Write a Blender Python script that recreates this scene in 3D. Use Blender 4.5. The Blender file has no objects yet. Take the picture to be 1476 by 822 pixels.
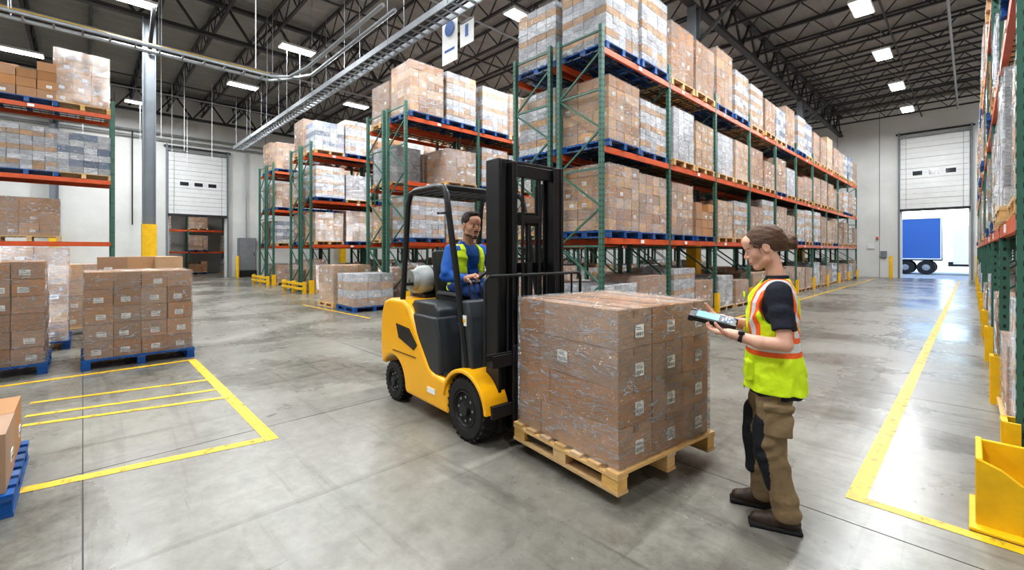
import bpy, math, random
import numpy as np
from mathutils import Vector, Matrix, Euler
random.seed(7)
sc = bpy.context.scene

# ------------------------------------------------------------------ materials
def lin(c):
    return tuple(((x/255)/12.92 if x/255 <= .04045 else ((x/255+.055)/1.055)**2.4) for x in c) + (1,)

def mat(name, col, rough=.5, metal=0, noise=0, nscale=4, island=0, bump=0, bscale=60, spec=.5,
        emis=None, estr=0, stretch=(1, 1, 1), sss=0, coat=0):
    m = bpy.data.materials.new(name); m.use_nodes = True
    nt = m.node_tree; b = nt.nodes['Principled BSDF']; L = nt.links
    b.inputs['Roughness'].default_value = rough
    b.inputs['Metallic'].default_value = metal
    b.inputs['Specular IOR Level'].default_value = spec
    b.inputs['Coat Weight'].default_value = coat
    if sss:
        b.inputs['Subsurface Weight'].default_value = sss; b.inputs['Subsurface Scale'].default_value = .02
        b.inputs['Subsurface Radius'].default_value = (1, .35, .2)
    c = lin(col)
    b.inputs['Base Color'].default_value = c
    tc = nt.nodes.new('ShaderNodeTexCoord'); mp = nt.nodes.new('ShaderNodeMapping')
    mp.inputs['Scale'].default_value = stretch
    L.new(tc.outputs['Object'], mp.inputs['Vector'])
    val = None
    if noise or island:
        hs = nt.nodes.new('ShaderNodeHueSaturation'); hs.inputs['Color'].default_value = c
        L.new(hs.outputs['Color'], b.inputs['Base Color'])
    if noise:
        nz = nt.nodes.new('ShaderNodeTexNoise'); nz.inputs['Scale'].default_value = nscale
        nz.inputs['Detail'].default_value = 6; nz.inputs['Roughness'].default_value = .6
        L.new(mp.outputs[0], nz.inputs['Vector'])
        mr = nt.nodes.new('ShaderNodeMapRange')
        mr.inputs['From Min'].default_value = .3; mr.inputs['From Max'].default_value = .7
        mr.inputs['To Min'].default_value = 1-noise; mr.inputs['To Max'].default_value = 1+noise
        L.new(nz.outputs[0], mr.inputs['Value']); val = mr.outputs[0]
    if island:
        g = nt.nodes.new('ShaderNodeNewGeometry'); mr = nt.nodes.new('ShaderNodeMapRange')
        mr.inputs['To Min'].default_value = 1-island; mr.inputs['To Max'].default_value = 1+island
        L.new(g.outputs['Random Per Island'], mr.inputs['Value'])
        # decorrelated second random for saturation
        m7 = nt.nodes.new('ShaderNodeMath'); m7.operation = 'MULTIPLY'; m7.inputs[1].default_value = 37.7
        fr = nt.nodes.new('ShaderNodeMath'); fr.operation = 'FRACT'
        L.new(g.outputs['Random Per Island'], m7.inputs[0]); L.new(m7.outputs[0], fr.inputs[0])
        ms = nt.nodes.new('ShaderNodeMapRange'); ms.inputs['To Min'].default_value = .78; ms.inputs['To Max'].default_value = 1.15
        L.new(fr.outputs[0], ms.inputs['Value']); L.new(ms.outputs[0], hs.inputs['Saturation'])
        if val:
            mu = nt.nodes.new('ShaderNodeMath'); mu.operation = 'MULTIPLY'
            L.new(val, mu.inputs[0]); L.new(mr.outputs[0], mu.inputs[1]); val = mu.outputs[0]
        else: val = mr.outputs[0]
    if val: L.new(val, hs.inputs['Value'])
    if bump:
        nb = nt.nodes.new('ShaderNodeTexNoise'); nb.inputs['Scale'].default_value = bscale
        nb.inputs['Detail'].default_value = 3
        L.new(mp.outputs[0], nb.inputs['Vector'])
        bp = nt.nodes.new('ShaderNodeBump'); bp.inputs['Strength'].default_value = bump
        bp.inputs['Distance'].default_value = .02
        L.new(nb.outputs[0], bp.inputs['Height']); L.new(bp.outputs[0], b.inputs['Normal'])
    if emis:
        b.inputs['Emission Color'].default_value = lin(emis); b.inputs['Emission Strength'].default_value = estr
    return m

def film_mat(name, hi, sc_=6, f0=.5, f1=.7, crease=.5, gloss=.12, cw=.025, base=.04):
    """clear stretch film: highlights painted as white patches + strengthened pale crease lines, glossy everywhere"""
    m = bpy.data.materials.new(name); m.use_nodes = True
    nt = m.node_tree; L = nt.links; b = nt.nodes['Principled BSDF']; out = nt.nodes['Material Output']
    b.inputs['Base Color'].default_value = (.86, .88, .90, 1); b.inputs['Roughness'].default_value = .12
    b.inputs['Specular IOR Level'].default_value = 1.0
    tc = nt.nodes.new('ShaderNodeTexCoord')
    def noise(scl, rot, s, det, ro, dist):
        mp = nt.nodes.new('ShaderNodeMapping'); mp.inputs['Scale'].default_value = scl; mp.inputs['Rotation'].default_value = rot
        L.new(tc.outputs['Object'], mp.inputs[0])
        n = nt.nodes.new('ShaderNodeTexNoise'); n.inputs['Scale'].default_value = s; n.inputs['Detail'].default_value = det
        n.inputs['Roughness'].default_value = ro; n.inputs['Distortion'].default_value = dist
        L.new(mp.outputs[0], n.inputs['Vector']); return n.outputs[0]
    def math_(op, a, c=None):
        n = nt.nodes.new('ShaderNodeMath'); n.operation = op
        L.new(a, n.inputs[0])
        if c is not None:
            if isinstance(c, (int, float)): n.inputs[1].default_value = c
            else: L.new(c, n.inputs[1])
        return n.outputs[0]
    def rng(a, f0_, f1_, t0, t1):
        r = nt.nodes.new('ShaderNodeMapRange'); r.inputs['From Min'].default_value = f0_; r.inputs['From Max'].default_value = f1_
        r.inputs['To Min'].default_value = t0; r.inputs['To Max'].default_value = t1; L.new(a, r.inputs['Value']); return r.outputs[0]
    n1 = noise((1, 1, 3.4), (.28, .22, 0), sc_, 8, .66, 1.6)
    n2 = noise((.6, .6, 4.5), (.35, -.3, 0), sc_*.7, 4, .55, 1.0)
    n3 = noise((.5, .5, 6), (-.25, .35, 0), sc_*1.1, 3, .5, .6)
    n4 = noise((1, 1, 1), (0, 0, 0), 2.2, 2, .5, 0)
    blob = rng(n1, f0, f1, base, hi)  # whitened patches painted in for lamp glare on the wrap
    c1 = rng(math_('ABSOLUTE', math_('SUBTRACT', n2, .5)), 0, cw, crease, 0)
    c2 = rng(math_('ABSOLUTE', math_('SUBTRACT', n3, .48)), 0, cw*.8, crease*.8, 0)
    cm = math_('MULTIPLY', math_('MAXIMUM', c1, c2), rng(n4, .38, .6, .25, 1))  # pale film creases, whitened further to read as highlight streaks
    fac = math_('MAXIMUM', blob, cm)
    bp = nt.nodes.new('ShaderNodeBump'); bp.inputs['Strength'].default_value = 1.0; bp.inputs['Distance'].default_value = .07
    L.new(math_('ADD', math_('ADD', n1, n2), math_('MULTIPLY', fac, .4)), bp.inputs['Height']); L.new(bp.outputs[0], b.inputs['Normal'])
    tr = nt.nodes.new('ShaderNodeBsdfTransparent'); mx = nt.nodes.new('ShaderNodeMixShader')
    gl = nt.nodes.new('ShaderNodeBsdfGlossy'); gl.inputs['Roughness'].default_value = .15; gl.inputs['Color'].default_value = (1, 1, 1, 1)
    L.new(bp.outputs[0], gl.inputs['Normal'])
    m2 = nt.nodes.new('ShaderNodeMixShader'); m2.inputs[0].default_value = gloss
    L.new(tr.outputs[0], m2.inputs[1]); L.new(gl.outputs[0], m2.inputs[2])
    L.new(fac, mx.inputs[0]); L.new(m2.outputs[0], mx.inputs[1]); L.new(b.outputs[0], mx.inputs[2])
    L.new(mx.outputs[0], out.inputs['Surface'])
    return m

M = {}
M['card'] = mat('cardboard', (174, 132, 96), .75, noise=.08, nscale=3, island=.17)
M['card2'] = mat('cardboard_light', (194, 156, 116), .75, noise=.08, nscale=3, island=.2)
M['cardw'] = mat('carton_white', (190, 192, 197), .5, noise=.16, nscale=9, island=.3)
M['cardb'] = mat('carton_bluegrey', (108, 124, 150), .5, noise=.15, nscale=9, island=.35)
M['tape'] = mat('packing_tape', (150, 108, 72), .3, island=.05)
M['label'] = mat('paper_label', (240, 240, 238), .6)
M['ink'] = mat('label_ink', (40, 40, 42), .6)
M['film'] = film_mat('stretch_film', .8, 5, .50, .68, .55, .17, .03, .03)
M['filmh'] = film_mat('stretch_film_clear', .62, 5.0, .50, .68, .75, .20, .024, .05)
M['pblue'] = mat('pallet_blue_paint', (20, 80, 145), .6, noise=.2, nscale=8, island=.15)
M['wood'] = mat('pallet_wood', (208, 172, 120), .7, noise=.15, nscale=6, island=.14, stretch=(3, 3, 12), bump=.2, bscale=20)
M['green'] = mat('rack_green', (62, 102, 88), .5, noise=.15, nscale=3)
M['greend'] = mat('rack_green_dark', (20, 34, 30), .6)
M['orange'] = mat('beam_orange', (200, 86, 40), .45, noise=.15, nscale=3)
M['wire'] = mat('wire_deck', (80, 82, 80), .5, metal=.6)
M['yellow'] = mat('safety_yellow', (234, 186, 22), .5, noise=.12, nscale=6)
M['dark'] = mat('steel_dark', (48, 48, 50), .45, metal=.3)
M['joint'] = mat('joint_sealant', (58, 57, 54), .7)
M['truss'] = mat('truss_steel', (62, 62, 64), .6, metal=.2)
M['deck'] = mat('roof_deck', (138, 135, 130), .7, noise=.12, nscale=.5)
M['wall'] = mat('wall_concrete_paint', (214, 214, 211), .8, noise=.08, nscale=.7, bump=.1, bscale=30)
M['steel'] = mat('galvanised', (160, 164, 168), .4, metal=.6, noise=.1)
M['colgrey'] = mat('column_grey', (120, 126, 132), .55, noise=.05)
M['panel'] = mat('door_panel', (218, 219, 218), .5, noise=.04)
M['glassd'] = mat('dark_glass', (40, 46, 52), .1)
M['white'] = mat('white_paint', (225, 225, 225), .5)
M['lamp'] = mat('lamp_emitter', (255, 255, 255), .5, emis=(248, 252, 255), estr=18)
M['blueb'] = mat('sign_blue', (40, 90, 160), .5)
M['pblk'] = mat('plastic_black', (28, 28, 30), .45)

def floor_mat():
    m = bpy.data.materials.new('concrete_floor'); m.use_nodes = True
    nt = m.node_tree; L = nt.links; b = nt.nodes['Principled BSDF']
    tc = nt.nodes.new('ShaderNodeTexCoord')
    def noise(sc_, det, ro, dist=0, stretch=None):
        n = nt.nodes.new('ShaderNodeTexNoise'); n.inputs['Scale'].default_value = sc_; n.inputs['Detail'].default_value = det
        n.inputs['Roughness'].default_value = ro; n.inputs['Distortion'].default_value = dist
        if stretch:
            mp = nt.nodes.new('ShaderNodeMapping'); mp.inputs['Scale'].default_value = stretch[0]; mp.inputs['Rotation'].default_value = (0, 0, stretch[1])
            L.new(tc.outputs['Object'], mp.inputs[0]); L.new(mp.outputs[0], n.inputs['Vector'])
        else: L.new(tc.outputs['Object'], n.inputs['Vector'])
        return n.outputs[0]
    n1 = noise(.45, 9, .6, .5); n2 = noise(7, 9, .72)
    mx = nt.nodes.new('ShaderNodeMath'); mx.operation = 'MULTIPLY_ADD'; mx.inputs[1].default_value = .6
    L.new(n2, mx.inputs[0]); L.new(n1, mx.inputs[2])
    cr = nt.nodes.new('ShaderNodeValToRGB')
    cr.color_ramp.elements[0].position = .6; cr.color_ramp.elements[0].color = lin((97, 94, 87))
    cr.color_ramp.elements[1].position = .98; cr.color_ramp.elements[1].color = lin((146, 143, 134))
    L.new(mx.outputs[0], cr.inputs[0])
    cur = cr.outputs[0]
    for st, rot, lo, hi, dk in (((.25, 5, 1), .08, .57, .70, .68), ((5, .22, 1), -.1, .58, .70, .70), ((1.2, 9, 1), .7, .63, .75, .74), ((1.6, 1.3, 1), .3, .62, .72, .74)):
        s = noise(1.0, 5, .6, .8, (st, rot))
        r = nt.nodes.new('ShaderNodeMapRange'); r.inputs['From Min'].default_value = lo; r.inputs['From Max'].default_value = hi
        r.inputs['To Min'].default_value = 0; r.inputs['To Max'].default_value = 1
        L.new(s, r.inputs['Value'])
        mc = nt.nodes.new('ShaderNodeMixRGB'); mc.blend_type = 'MULTIPLY'; mc.inputs[2].default_value = (dk, dk, dk*.98, 1)
        L.new(r.outputs[0], mc.inputs[0]); L.new(cur, mc.inputs[1]); cur = mc.outputs[0]
    L.new(cur, b.inputs['Base Color'])
    r = nt.nodes.new('ShaderNodeMapRange'); r.inputs['From Min'].default_value = .35; r.inputs['From Max'].default_value = .7
    r.inputs['To Min'].default_value = .18; r.inputs['To Max'].default_value = .40
    L.new(n1, r.inputs['Value']); L.new(r.outputs[0], b.inputs['Roughness'])
    bp = nt.nodes.new('ShaderNodeBump'); bp.inputs['Strength'].default_value = .08; bp.inputs['Distance'].default_value = .01
    L.new(n2, bp.inputs['Height']); L.new(bp.outputs[0], b.inputs['Normal'])
    return m
M['floor'] = floor_mat()

# ------------------------------------------------------------------ mesh builder
class MB:
    def __init__(s): s.v = []; s.f = []; s.m = []; s.mats = []; s.sm = []
    def mi(s, m):
        if isinstance(m, str): m = M[m]
        if m not in s.mats: s.mats.append(m)
        return s.mats.index(m)
    def add(s, vs, fs, m, T=None, smooth=False):
        o = len(s.v); k = s.mi(m)
        for p in vs:
            p = Vector(p)
            s.v.append(tuple(T @ p) if T is not None else tuple(p))
        for f in fs: s.f.append(tuple(i+o for i in f)); s.m.append(k); s.sm.append(smooth)
    def box(s, c, d, m, R=None, T=None):
        x, y, z = d[0]/2, d[1]/2, d[2]/2
        vs = [Vector(p) for p in ((-x,-y,-z),(x,-y,-z),(x,y,-z),(-x,y,-z),(-x,-y,z),(x,-y,z),(x,y,z),(-x,y,z))]
        if R is not None: vs = [R @ p for p in vs]
        vs = [p+Vector(c) for p in vs]
        s.add(vs, [(0,3,2,1),(4,5,6,7),(0,1,5,4),(1,2,6,5),(2,3,7,6),(3,0,4,7)], m, T)
    def lathe(s, p0, ax, prof, m, seg=24, T=None, smooth=True):
        ax = Vector(ax).normalized(); p0 = Vector(p0)
        u = ax.orthogonal().normalized(); w = ax.cross(u)
        vs = []; fs = []
        for (t, r) in prof:
            for i in range(seg):
                a = 2*math.pi*i/seg
                vs.append(p0+ax*t+(u*math.cos(a)+w*math.sin(a))*r)
        for j in range(len(prof)-1):
            for i in range(seg):
                fs.append((j*seg+i, j*seg+(i+1) % seg, (j+1)*seg+(i+1) % seg, (j+1)*seg+i))
        if prof[0][1] > 0: fs.append(tuple(range(seg-1, -1, -1)))
        n = (len(prof)-1)*seg
        if prof[-1][1] > 0: fs.append(tuple(range(n, n+seg)))
        s.add(vs, fs, m, T, smooth)
    def cyl(s, a, b, r, m, seg=12, r1=None, T=None):
        a = Vector(a); b = Vector(b)
        s.lathe(a, b-a, [(0, r), ((b-a).length, r if r1 is None else r1)], m, seg, T, seg > 4)
    def bar(s, a, b, w, m): s.cyl(a, b, w*.707, m, 4)
    def tube(s, pts, r, m, seg=8, ry=None, T=None):
        pts = [Vector(p) for p in pts]; ry = ry or r
        vs = []; fs = []; up = None
        for i, p in enumerate(pts):
            t = (pts[min(i+1, len(pts)-1)]-pts[max(i-1, 0)]).normalized()
            if up is None: up = t.orthogonal().normalized() if abs(t.y) > .9 else t.cross(Vector((0, 1, 0))).normalized()
            else: up = (up-t*up.dot(t)).normalized()
            w = t.cross(up)
            for j in range(seg):
                a = 2*math.pi*(j+.5)/seg
                vs.append(p+up*math.cos(a)*r+w*math.sin(a)*ry)
        n = len(pts)
        for i in range(n-1):
            for j in range(seg):
                fs.append((i*seg+j, i*seg+(j+1) % seg, (i+1)*seg+(j+1) % seg, (i+1)*seg+j))
        fs.append(tuple(range(seg-1, -1, -1))); fs.append(tuple(range((n-1)*seg, n*seg)))
        s.add(vs, fs, m, T, seg > 4)
    def prism(s, poly, y0, y1, m, T=None, inset=None):
        n = len(poly)
        vs = [(x, y0, z) for x, z in poly]+[(x, y1, z) for x, z in poly]
        fs = [tuple(range(n)), tuple(range(2*n-1, n-1, -1))]
        fs += [(i, i+n, (i+1) % n+n, (i+1) % n) for i in range(n)]
        s.add(vs, fs, m, T)
    def obj(s, name, parent=None, loc=(0,0,0), rz=0, bevel=0, seg=2, autosm=None):
        me = bpy.data.meshes.new(name); me.from_pydata(s.v, [], s.f)
        for m in s.mats: me.materials.append(m)
        me.polygons.foreach_set('material_index', s.m)
        sm = s.sm
        if autosm: sm = [True]*len(s.f)
        me.polygons.foreach_set('use_smooth', sm)
        me.update()
        if autosm or any(sm):
            me.set_sharp_from_angle(angle=math.radians(autosm or 40))
        o = bpy.data.objects.new(name, me); sc.collection.objects.link(o)
        o.location = loc; o.rotation_euler = (0, 0, rz)
        if parent: o.parent = parent
        if bevel:
            b = o.modifiers.new('bevel', 'BEVEL'); b.width = bevel; b.segments = seg; b.limit_method = 'ANGLE'
            b.angle_limit = math.radians(40)
        return o
    def arr(s):
        return np.array(s.v, float), np.array(s.f, int), np.array([LMI[s.mats[k].name] for k in s.m], int)

def empty(name, loc=(0,0,0), rz=0):
    e = bpy.data.objects.new(name, None); sc.collection.objects.link(e)
    e.location = loc; e.rotation_euler = (0, 0, rz); e.empty_display_size = .3
    return e

# ------------------------------------------------------------------ camera
cd = bpy.data.cameras.new('camera'); cam = bpy.data.objects.new('camera', cd); sc.collection.objects.link(cam)
cd.lens = 36*640/1476; cd.sensor_width = 36; cd.shift_y = -49/1476; cd.clip_start = .05; cd.clip_end = 300
cam.location = (0, 0, 1.6); cam.rotation_euler = (math.radians(90), 0, math.radians(45.97))
sc.camera = cam

# ------------------------------------------------------------------ room shell
XL, XR, YB, YF, ZC = -31.4, 6.0, 35.0, -14.0, 10.3
b = MB(); b.box(((-40+XR)/2, (YF+YB+.3)/2, -.1), (XR+40, YB+.3-YF, .2), 'floor'); b.obj('floor')
b = MB()
n = int((XR-XL)/.3); vs = []; fs = []
for i in range(n+1):
    x = XL+(XR-XL)*i/n; z = ZC+(.06 if i % 2 else 0)
    vs += [(x, YF, z), (x, YB, z)]
for i in range(n): fs.append((2*i, 2*i+1, 2*i+3, 2*i+2))
b.add(vs, fs, 'deck'); b.box(((XL+XR)/2, (YF+YB)/2, ZC+.2), (XR-XL+.6, YB-YF+.6, .2), 'deck'); b.obj('ceiling')
b = MB()
def wx(x0, x1, z0, z1): b.box(((x0+x1)/2, YB+.15, (z0+z1)/2), (x1-x0, .3, z1-z0), 'wall')
wx(XL, -2.87, 0, ZC+.1); wx(-.1, XR, 0, ZC+.1); wx(-2.87, -.1, 4.05, ZC+.1)
for x in (-24, -18, -12, -6, -3.9, 1.2): b.box((x, YB-.005, 5), (.03, .012, 10), 'colgrey')
b.obj('wall_back')
b = MB()
def wy(y0, y1, z0, z1): b.box((XL-.15, (y0+y1)/2, (z0+z1)/2), (.3, y1-y0, z1-z0), 'wall')
wy(YF, 3.5, 0, ZC+.1); wy(6.2, YB, 0, ZC+.1); wy(3.5, 6.2, 3.7, ZC+.1)
for y in (-9, -3, 1.2, 8.4, 14, 20, 26): b.box((XL+.005, y, 5), (.012, .03, 10), 'colgrey')
b.obj('wall_left')
b = MB(); b.box((XR+.15, (YF+YB)/2, ZC/2), (.3, YB-YF, ZC+.2), 'wall'); b.obj('wall_right')
b = MB(); b.box(((XL+XR)/2, YF-.15, ZC/2), (XR-XL+.6, .3, ZC+.2), 'wall'); b.obj('wall_front')
b = MB()
b.box((-40, 5, 2.4), (.2, 10, 4.8), 'wall'); b.box((-35.8, -.1, 2.4), (8.4, .2, 4.8), 'wall'); b.box((-35.8, 10.1, 2.4), (8.4, .2, 4.8), 'wall')
b.box((-35.8, 5, 4.9), (8.4, 10.4, .2), 'wall'); b.obj('wall_annex')

b = MB()
for y in (-9.6, -6.4, -3.2, 0, 3.25, 6.5, 9.75, 13, 16.25, 19.5, 22.75, 26, 29.25, 32.5):
    b.box(((XL+XR)/2, y, .0005), (XR-XL, .007, .001), 'joint')
for x in (-27, -22.5, -18, -13.4, -8.95, -4.45):
    b.box((x, (YF+YB)/2, .0006), (.007, YB-YF, .001), 'joint')
b.obj('floor_joints')

def paint_mat():
    m = mat('floor_paint_yellow', (226, 182, 40), .42, noise=.14, nscale=14)
    nt = m.node_tree; L = nt.links; bs = nt.nodes['Principled BSDF']; out = nt.nodes['Material Output']
    tc = nt.nodes.new('ShaderNodeTexCoord'); n = nt.nodes.new('ShaderNodeTexNoise'); n.inputs['Scale'].default_value = 9; n.inputs['Detail'].default_value = 9; n.inputs['Roughness'].default_value = .75
    L.new(tc.outputs['Object'], n.inputs['Vector'])
    r = nt.nodes.new('ShaderNodeMapRange'); r.inputs['From Min'].default_value = .54; r.inputs['From Max'].default_value = .66; r.inputs['To Max'].default_value = .8
    L.new(n.outputs[0], r.inputs['Value'])
    tr = nt.nodes.new('ShaderNodeBsdfTransparent'); mx = nt.nodes.new('ShaderNodeMixShader')
    L.new(r.outputs[0], mx.inputs[0]); L.new(bs.outputs[0], mx.inputs[1]); L.new(tr.outputs[0], mx.inputs[2]); L.new(mx.outputs[0], out.inputs['Surface'])
    return m
paint = paint_mat()
b = MB(); lz = [0.002]
def line(p, q, w=.1):
    lz[0] += .0002
    p = Vector((*p, 0)); q = Vector((*q, 0)); d = q-p; a = math.atan2(d.y, d.x)
    R_ = Matrix.Rotation(a, 3, 'Z'); c = (p+q)/2; vs = []
    for (x, y) in ((-d.length/2, -w/2), (d.length/2, -w/2), (d.length/2, w/2), (-d.length/2, w/2)):
        v = R_ @ Vector((x, y, 0))+c; vs.append((v.x, v.y, lz[0]))
    b.add(vs, [(0, 1, 2, 3)], paint)
line((-.52, 3.645), (-.45, 33)); line((-.57, 3.6), (.25, 3.6), .085)
line((-4.11, 1.155), (-7.90, 1.155), .1)
line((-4.46, -.6), (-4.17, 1.1), .1); line((-4.6, -3), (-4.465, -.61), .1)
line((-6.87, -.4), (-6.58, 1.1), .07); line((-6.35, -.4), (-6.05, 1.1), .07); line((-6.03, -.4), (-5.66, 1.1), .07)
line((-7.95, -4), (-7.95, 1.2), .09)
line((-9.9, 4.9), (-13.8, 4.7), .07); line((-3.9, 7), (-3.9, 33), .09)
b.obj('floor_marking')

# ------------------------------------------------------------------ roof structure
b = MB()
ys = np.arange(-12.6, 34.9, 1.6)
for y in ys:
    b.box(((XL+XR)/2, y, 10.22), (XR-XL, .09, .07), 'truss'); b.box(((XL+XR)/2, y, 9.45), (XR-XL, .09, .07), 'truss')
    x = XL; k = 0
    while x < XR-.1:
        b.bar((x, y, 9.45 if k % 2 else 10.2), (x+.65, y, 10.2 if k % 2 else 9.45), .035, 'truss'); x += .65; k += 1
for x in (-30.2, -18, -5.8):
    b.box((x, (YF+YB)/2, 10.1), (.2, YB-YF, .12), 'truss'); b.box((x, (YF+YB)/2, 8.95), (.2, YB-YF, .12), 'truss')
    y = YF; k = 0
    while y < YB-.1:
        b.bar((x, y, 8.95 if k % 2 else 10.1), (x, y+.8, 10.1 if k % 2 else 8.95), .07, 'truss'); y += .8; k += 1
for x in (-26, -22, -14, -10, -2, 2):
    b.box((x, (YF+YB)/2, 9.42), (.05, YB-YF, .05), 'truss')
b.obj('roof_trusses')
for (x, y) in ((-18, 1.5), (-5.8, 13.2), (-5.8, 25.2), (-18, 13.2), (-18, 25.2), (-30.9, 13.2), (-30.9, -1)):
    b = MB()
    b.box((x, y, 4.45), (.03, .3, 8.9), 'colgrey')
    for q in (-.15, .15): b.box((x, y+q, 4.45), (.26, .025, 8.9), 'colgrey')
    b.box((x, y, 1.22), (.3, .36, 2.44), 'yellow'); b.box((x, y, .03), (.55, .55, .06), 'dark')
    b.bar((x+.1, y, 7.8), (x+1.5, y, 8.9), .09, 'truss'); b.bar((x-.1, y, 7.8), (x-1.5, y, 8.9), .09, 'truss')
    b.obj('steel_column')

b = MB()
for yy in (5.2, 5.6): b.box((-13.8, yy, 6.55), (21.6, .03, .14), 'steel')
x = -24.5
while x < -3: b.box((x, 5.4, 6.5), (.05, .4, .03), 'steel'); x += .3
for yy in (5.28, 5.36, 5.47): b.box((-13.8, yy, 6.56), (21.4, .05, .05), 'dark')
x = -24
while x < -3:
    for yy in (5.18, 5.62): b.cyl((x, yy, 6.5), (x, yy, 9.5), .008, 'steel', 6)
    x += 2.4
b.obj('cable_tray')
b = MB()
for xx in (-15.45, -15.0):
    b.tube([(xx, -13, 7.0), (xx, 4.2, 7.0), (xx+(.3 if xx > -15.2 else .5), 4.6, 7.0), (xx+1.4, 4.75+(0 if xx > -15.2 else .3), 7.0), (-9, 4.75+(0 if xx > -15.2 else .3), 7.02)], .05, 'steel', 6)
for yy in np.arange(-12, 4.3, .5): b.box((-15.22, yy, 7.0), (.45, .04, .04), 'steel')
b.tube([(-15.22, -13, 7.12), (-15.22, 4.2, 7.12)], .03, 'yellow', 6)
for yy in np.arange(-12, 4.3, 2.7):
    for xx in (-15.5, -14.95): b.cyl((xx, yy, 7), (xx, yy, 9.5), .01, 'steel', 6)
b.obj('overhead_conveyor_track')
b = MB()
for z in (8.1, 7.8): b.cyl((-31.15, -12, z), (-31.15, 34, z), .05, 'steel', 8)
b.cyl((-31.1, 2.6, .1), (-31.1, 2.6, 8), .06, 'steel', 8); b.cyl((-31.1, 1.9, 3), (-31.1, 1.9, 8), .03, 'dark', 8)
for (x, y) in ((-28, 2), (-26, 3), (-24, 3.2), (-27, 0), (-22, 2.2), (-12, 3), (-29, 4), (-25, 4.4)):
    b.cyl((x, y, 6.0), (x, y, 9.5), .012, 'white', 6)
for x in (-27.5, -21, -11.5, -.5): b.cyl((x, -12, 9.3), (x, 34, 9.3), .04, 'steel', 8)
b.obj('sprinkler_pipes')

# lights
lamps = [(-2.25, y) for y in (-1.5, 3, 7.5, 12, 16.5, 21, 25.5, 30)]
lamps += [(-9.6, y) for y in (-8, -3.5, .7, 5.2, 9.7, 14.2, 18.7, 23.2, 27.7)]
lamps += [(-16.7, y) for y in (-8, -3.5, 1, 5.5, 10, 14.5, 19, 23.5, 28)]
lamps += [(-22, 5.0), (-21.1, 9.7), (-23.8, -1.6), (-28, 2), (-26, 14.5), (-26, 21), (-26, 28), (-24, -8)]
lamps += [(3.5, y) for y in (0, 8, 16, 24, 31)]
lm = None
for i, (x, y) in enumerate(lamps):
    z = 8.75
    if lm is None:
        b = MB(); b.box((0, 0, .05), (.5, 1.15, .07), 'white'); b.box((0, 0, .01), (.42, 1.08, .015), 'lamp')
        for yy in (-.5, .5): b.cyl((0, yy, .08), (0, yy, .72), .006, 'steel', 6)
        o = b.obj('high_bay_light', loc=(x, y, z)); lm = o.data
    else:
        o = bpy.data.objects.new('high_bay_light', lm); sc.collection.objects.link(o); o.location = (x, y, z)
    ld = bpy.data.lights.new('lamp', 'AREA'); ld.shape = 'RECTANGLE'; ld.size = .42; ld.size_y = 1.08
    ld.energy = 300; ld.color = (.94, .975, 1)
    lo = bpy.data.objects.new('lamp_light', ld); sc.collection.objects.link(lo); lo.parent = o; lo.location = (0, 0, -.01)
ld = bpy.data.lights.new('annex', 'AREA'); ld.size = 1; ld.energy = 70
b = MB(); b.box((0, 0, .04), (1.2, .3, .06), 'white'); b.box((0, 0, 0), (1.1, .25, .02), 'lamp'); o = b.obj('annex_light', loc=(-35.5, 5, 4.6))
lo = bpy.data.objects.new('annex_lamp', ld); sc.collection.objects.link(lo); lo.parent = o; lo.location = (0, 0, -.03)

# ------------------------------------------------------------------ dock doors
def dock_door(name, T, w, zo, zt):
    b = MB()
    ph = (zt-zo)/7
    for i in range(7):
        b.box((w/2, -.08, zo+ph*(i+.5)), (w+.1, .06, ph-.015), 'panel', T=T)
        b.box((w/2, -.112, zo+ph*(i+.5)), (w+.1, .008, .012), 'steel', T=T)
    for x in (.25, .5, .75):
        b.box((w*x, -.115, zo+ph*3.5), (w*.15, .02, ph*.42), 'glassd', T=T)
        b.box((w*x, -.113, zo+ph*3.5), (w*.15+.08, .015, ph*.42+.08), 'white', T=T)
    for x in (-.12, w+.12): b.box((x, -.12, (zt+.4)/2), (.08, .14, zt+.4), 'colgrey', T=T)
    b.box((w/2, -.12, zt+.3), (w+.5, .08, .1), 'dark', T=T)
    b.cyl((-.1, -.2, zt+.1), (w+.1, -.2, zt+.1), .05, 'steel', T=T)
    b.box((w/2, -.1, zo-.05), (w+.2, .12, .14), 'dark', T=T)
    for x in (.2, w-.2): b.cyl((x, -.2, zt+.1), (x, -.14, zo), .006, 'dark', 6, T=T)
    b.obj(name)
dock_door('door_1', Matrix.Translation((-2.87, YB, 0)), 2.77, 4.05, 8.2)
dock_door('door_2', Matrix.Translation((XL, 3.5, 0)) @ Matrix.Rotation(math.radians(90), 4, 'Z'), 2.7, 3.7, 7.2)
b = MB()
for (x, y) in ((-3.3, 34.3), (.25, 34.3), (-30.7, 3.1), (-30.7, 6.7), (-30.4, 8.2), (-29, 2.6), (-.9+1.5, 34)):
    b.lathe((x, y, 0), (0, 0, 1), [(0, .09), (1.25, .09), (1.3, .06), (1.32, .0)], 'yellow', 16)
b.obj('bollards')
b = MB()
b.box((-31.15, 7.3, 1.4), (.4, .95, 2.0), 'colgrey'); b.box((-30.94, 7.3, 1.4), (.02, .85, 1.9), 'steel'); b.box((-30.92, 7.65, 1.4), (.03, .04, .2), 'dark')
b.box((-31.15, 8.5, 2.4), (.3, .35, .5), 'colgrey'); b.cyl((-31.3, 7.3, 2.4), (-31.3, 7.3, 8), .04, 'steel')
b.box((-31.15, 7.3, .2), (.44, 1., .4), 'dark')
b.obj('electrical_cabinet', bevel=.01)
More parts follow.
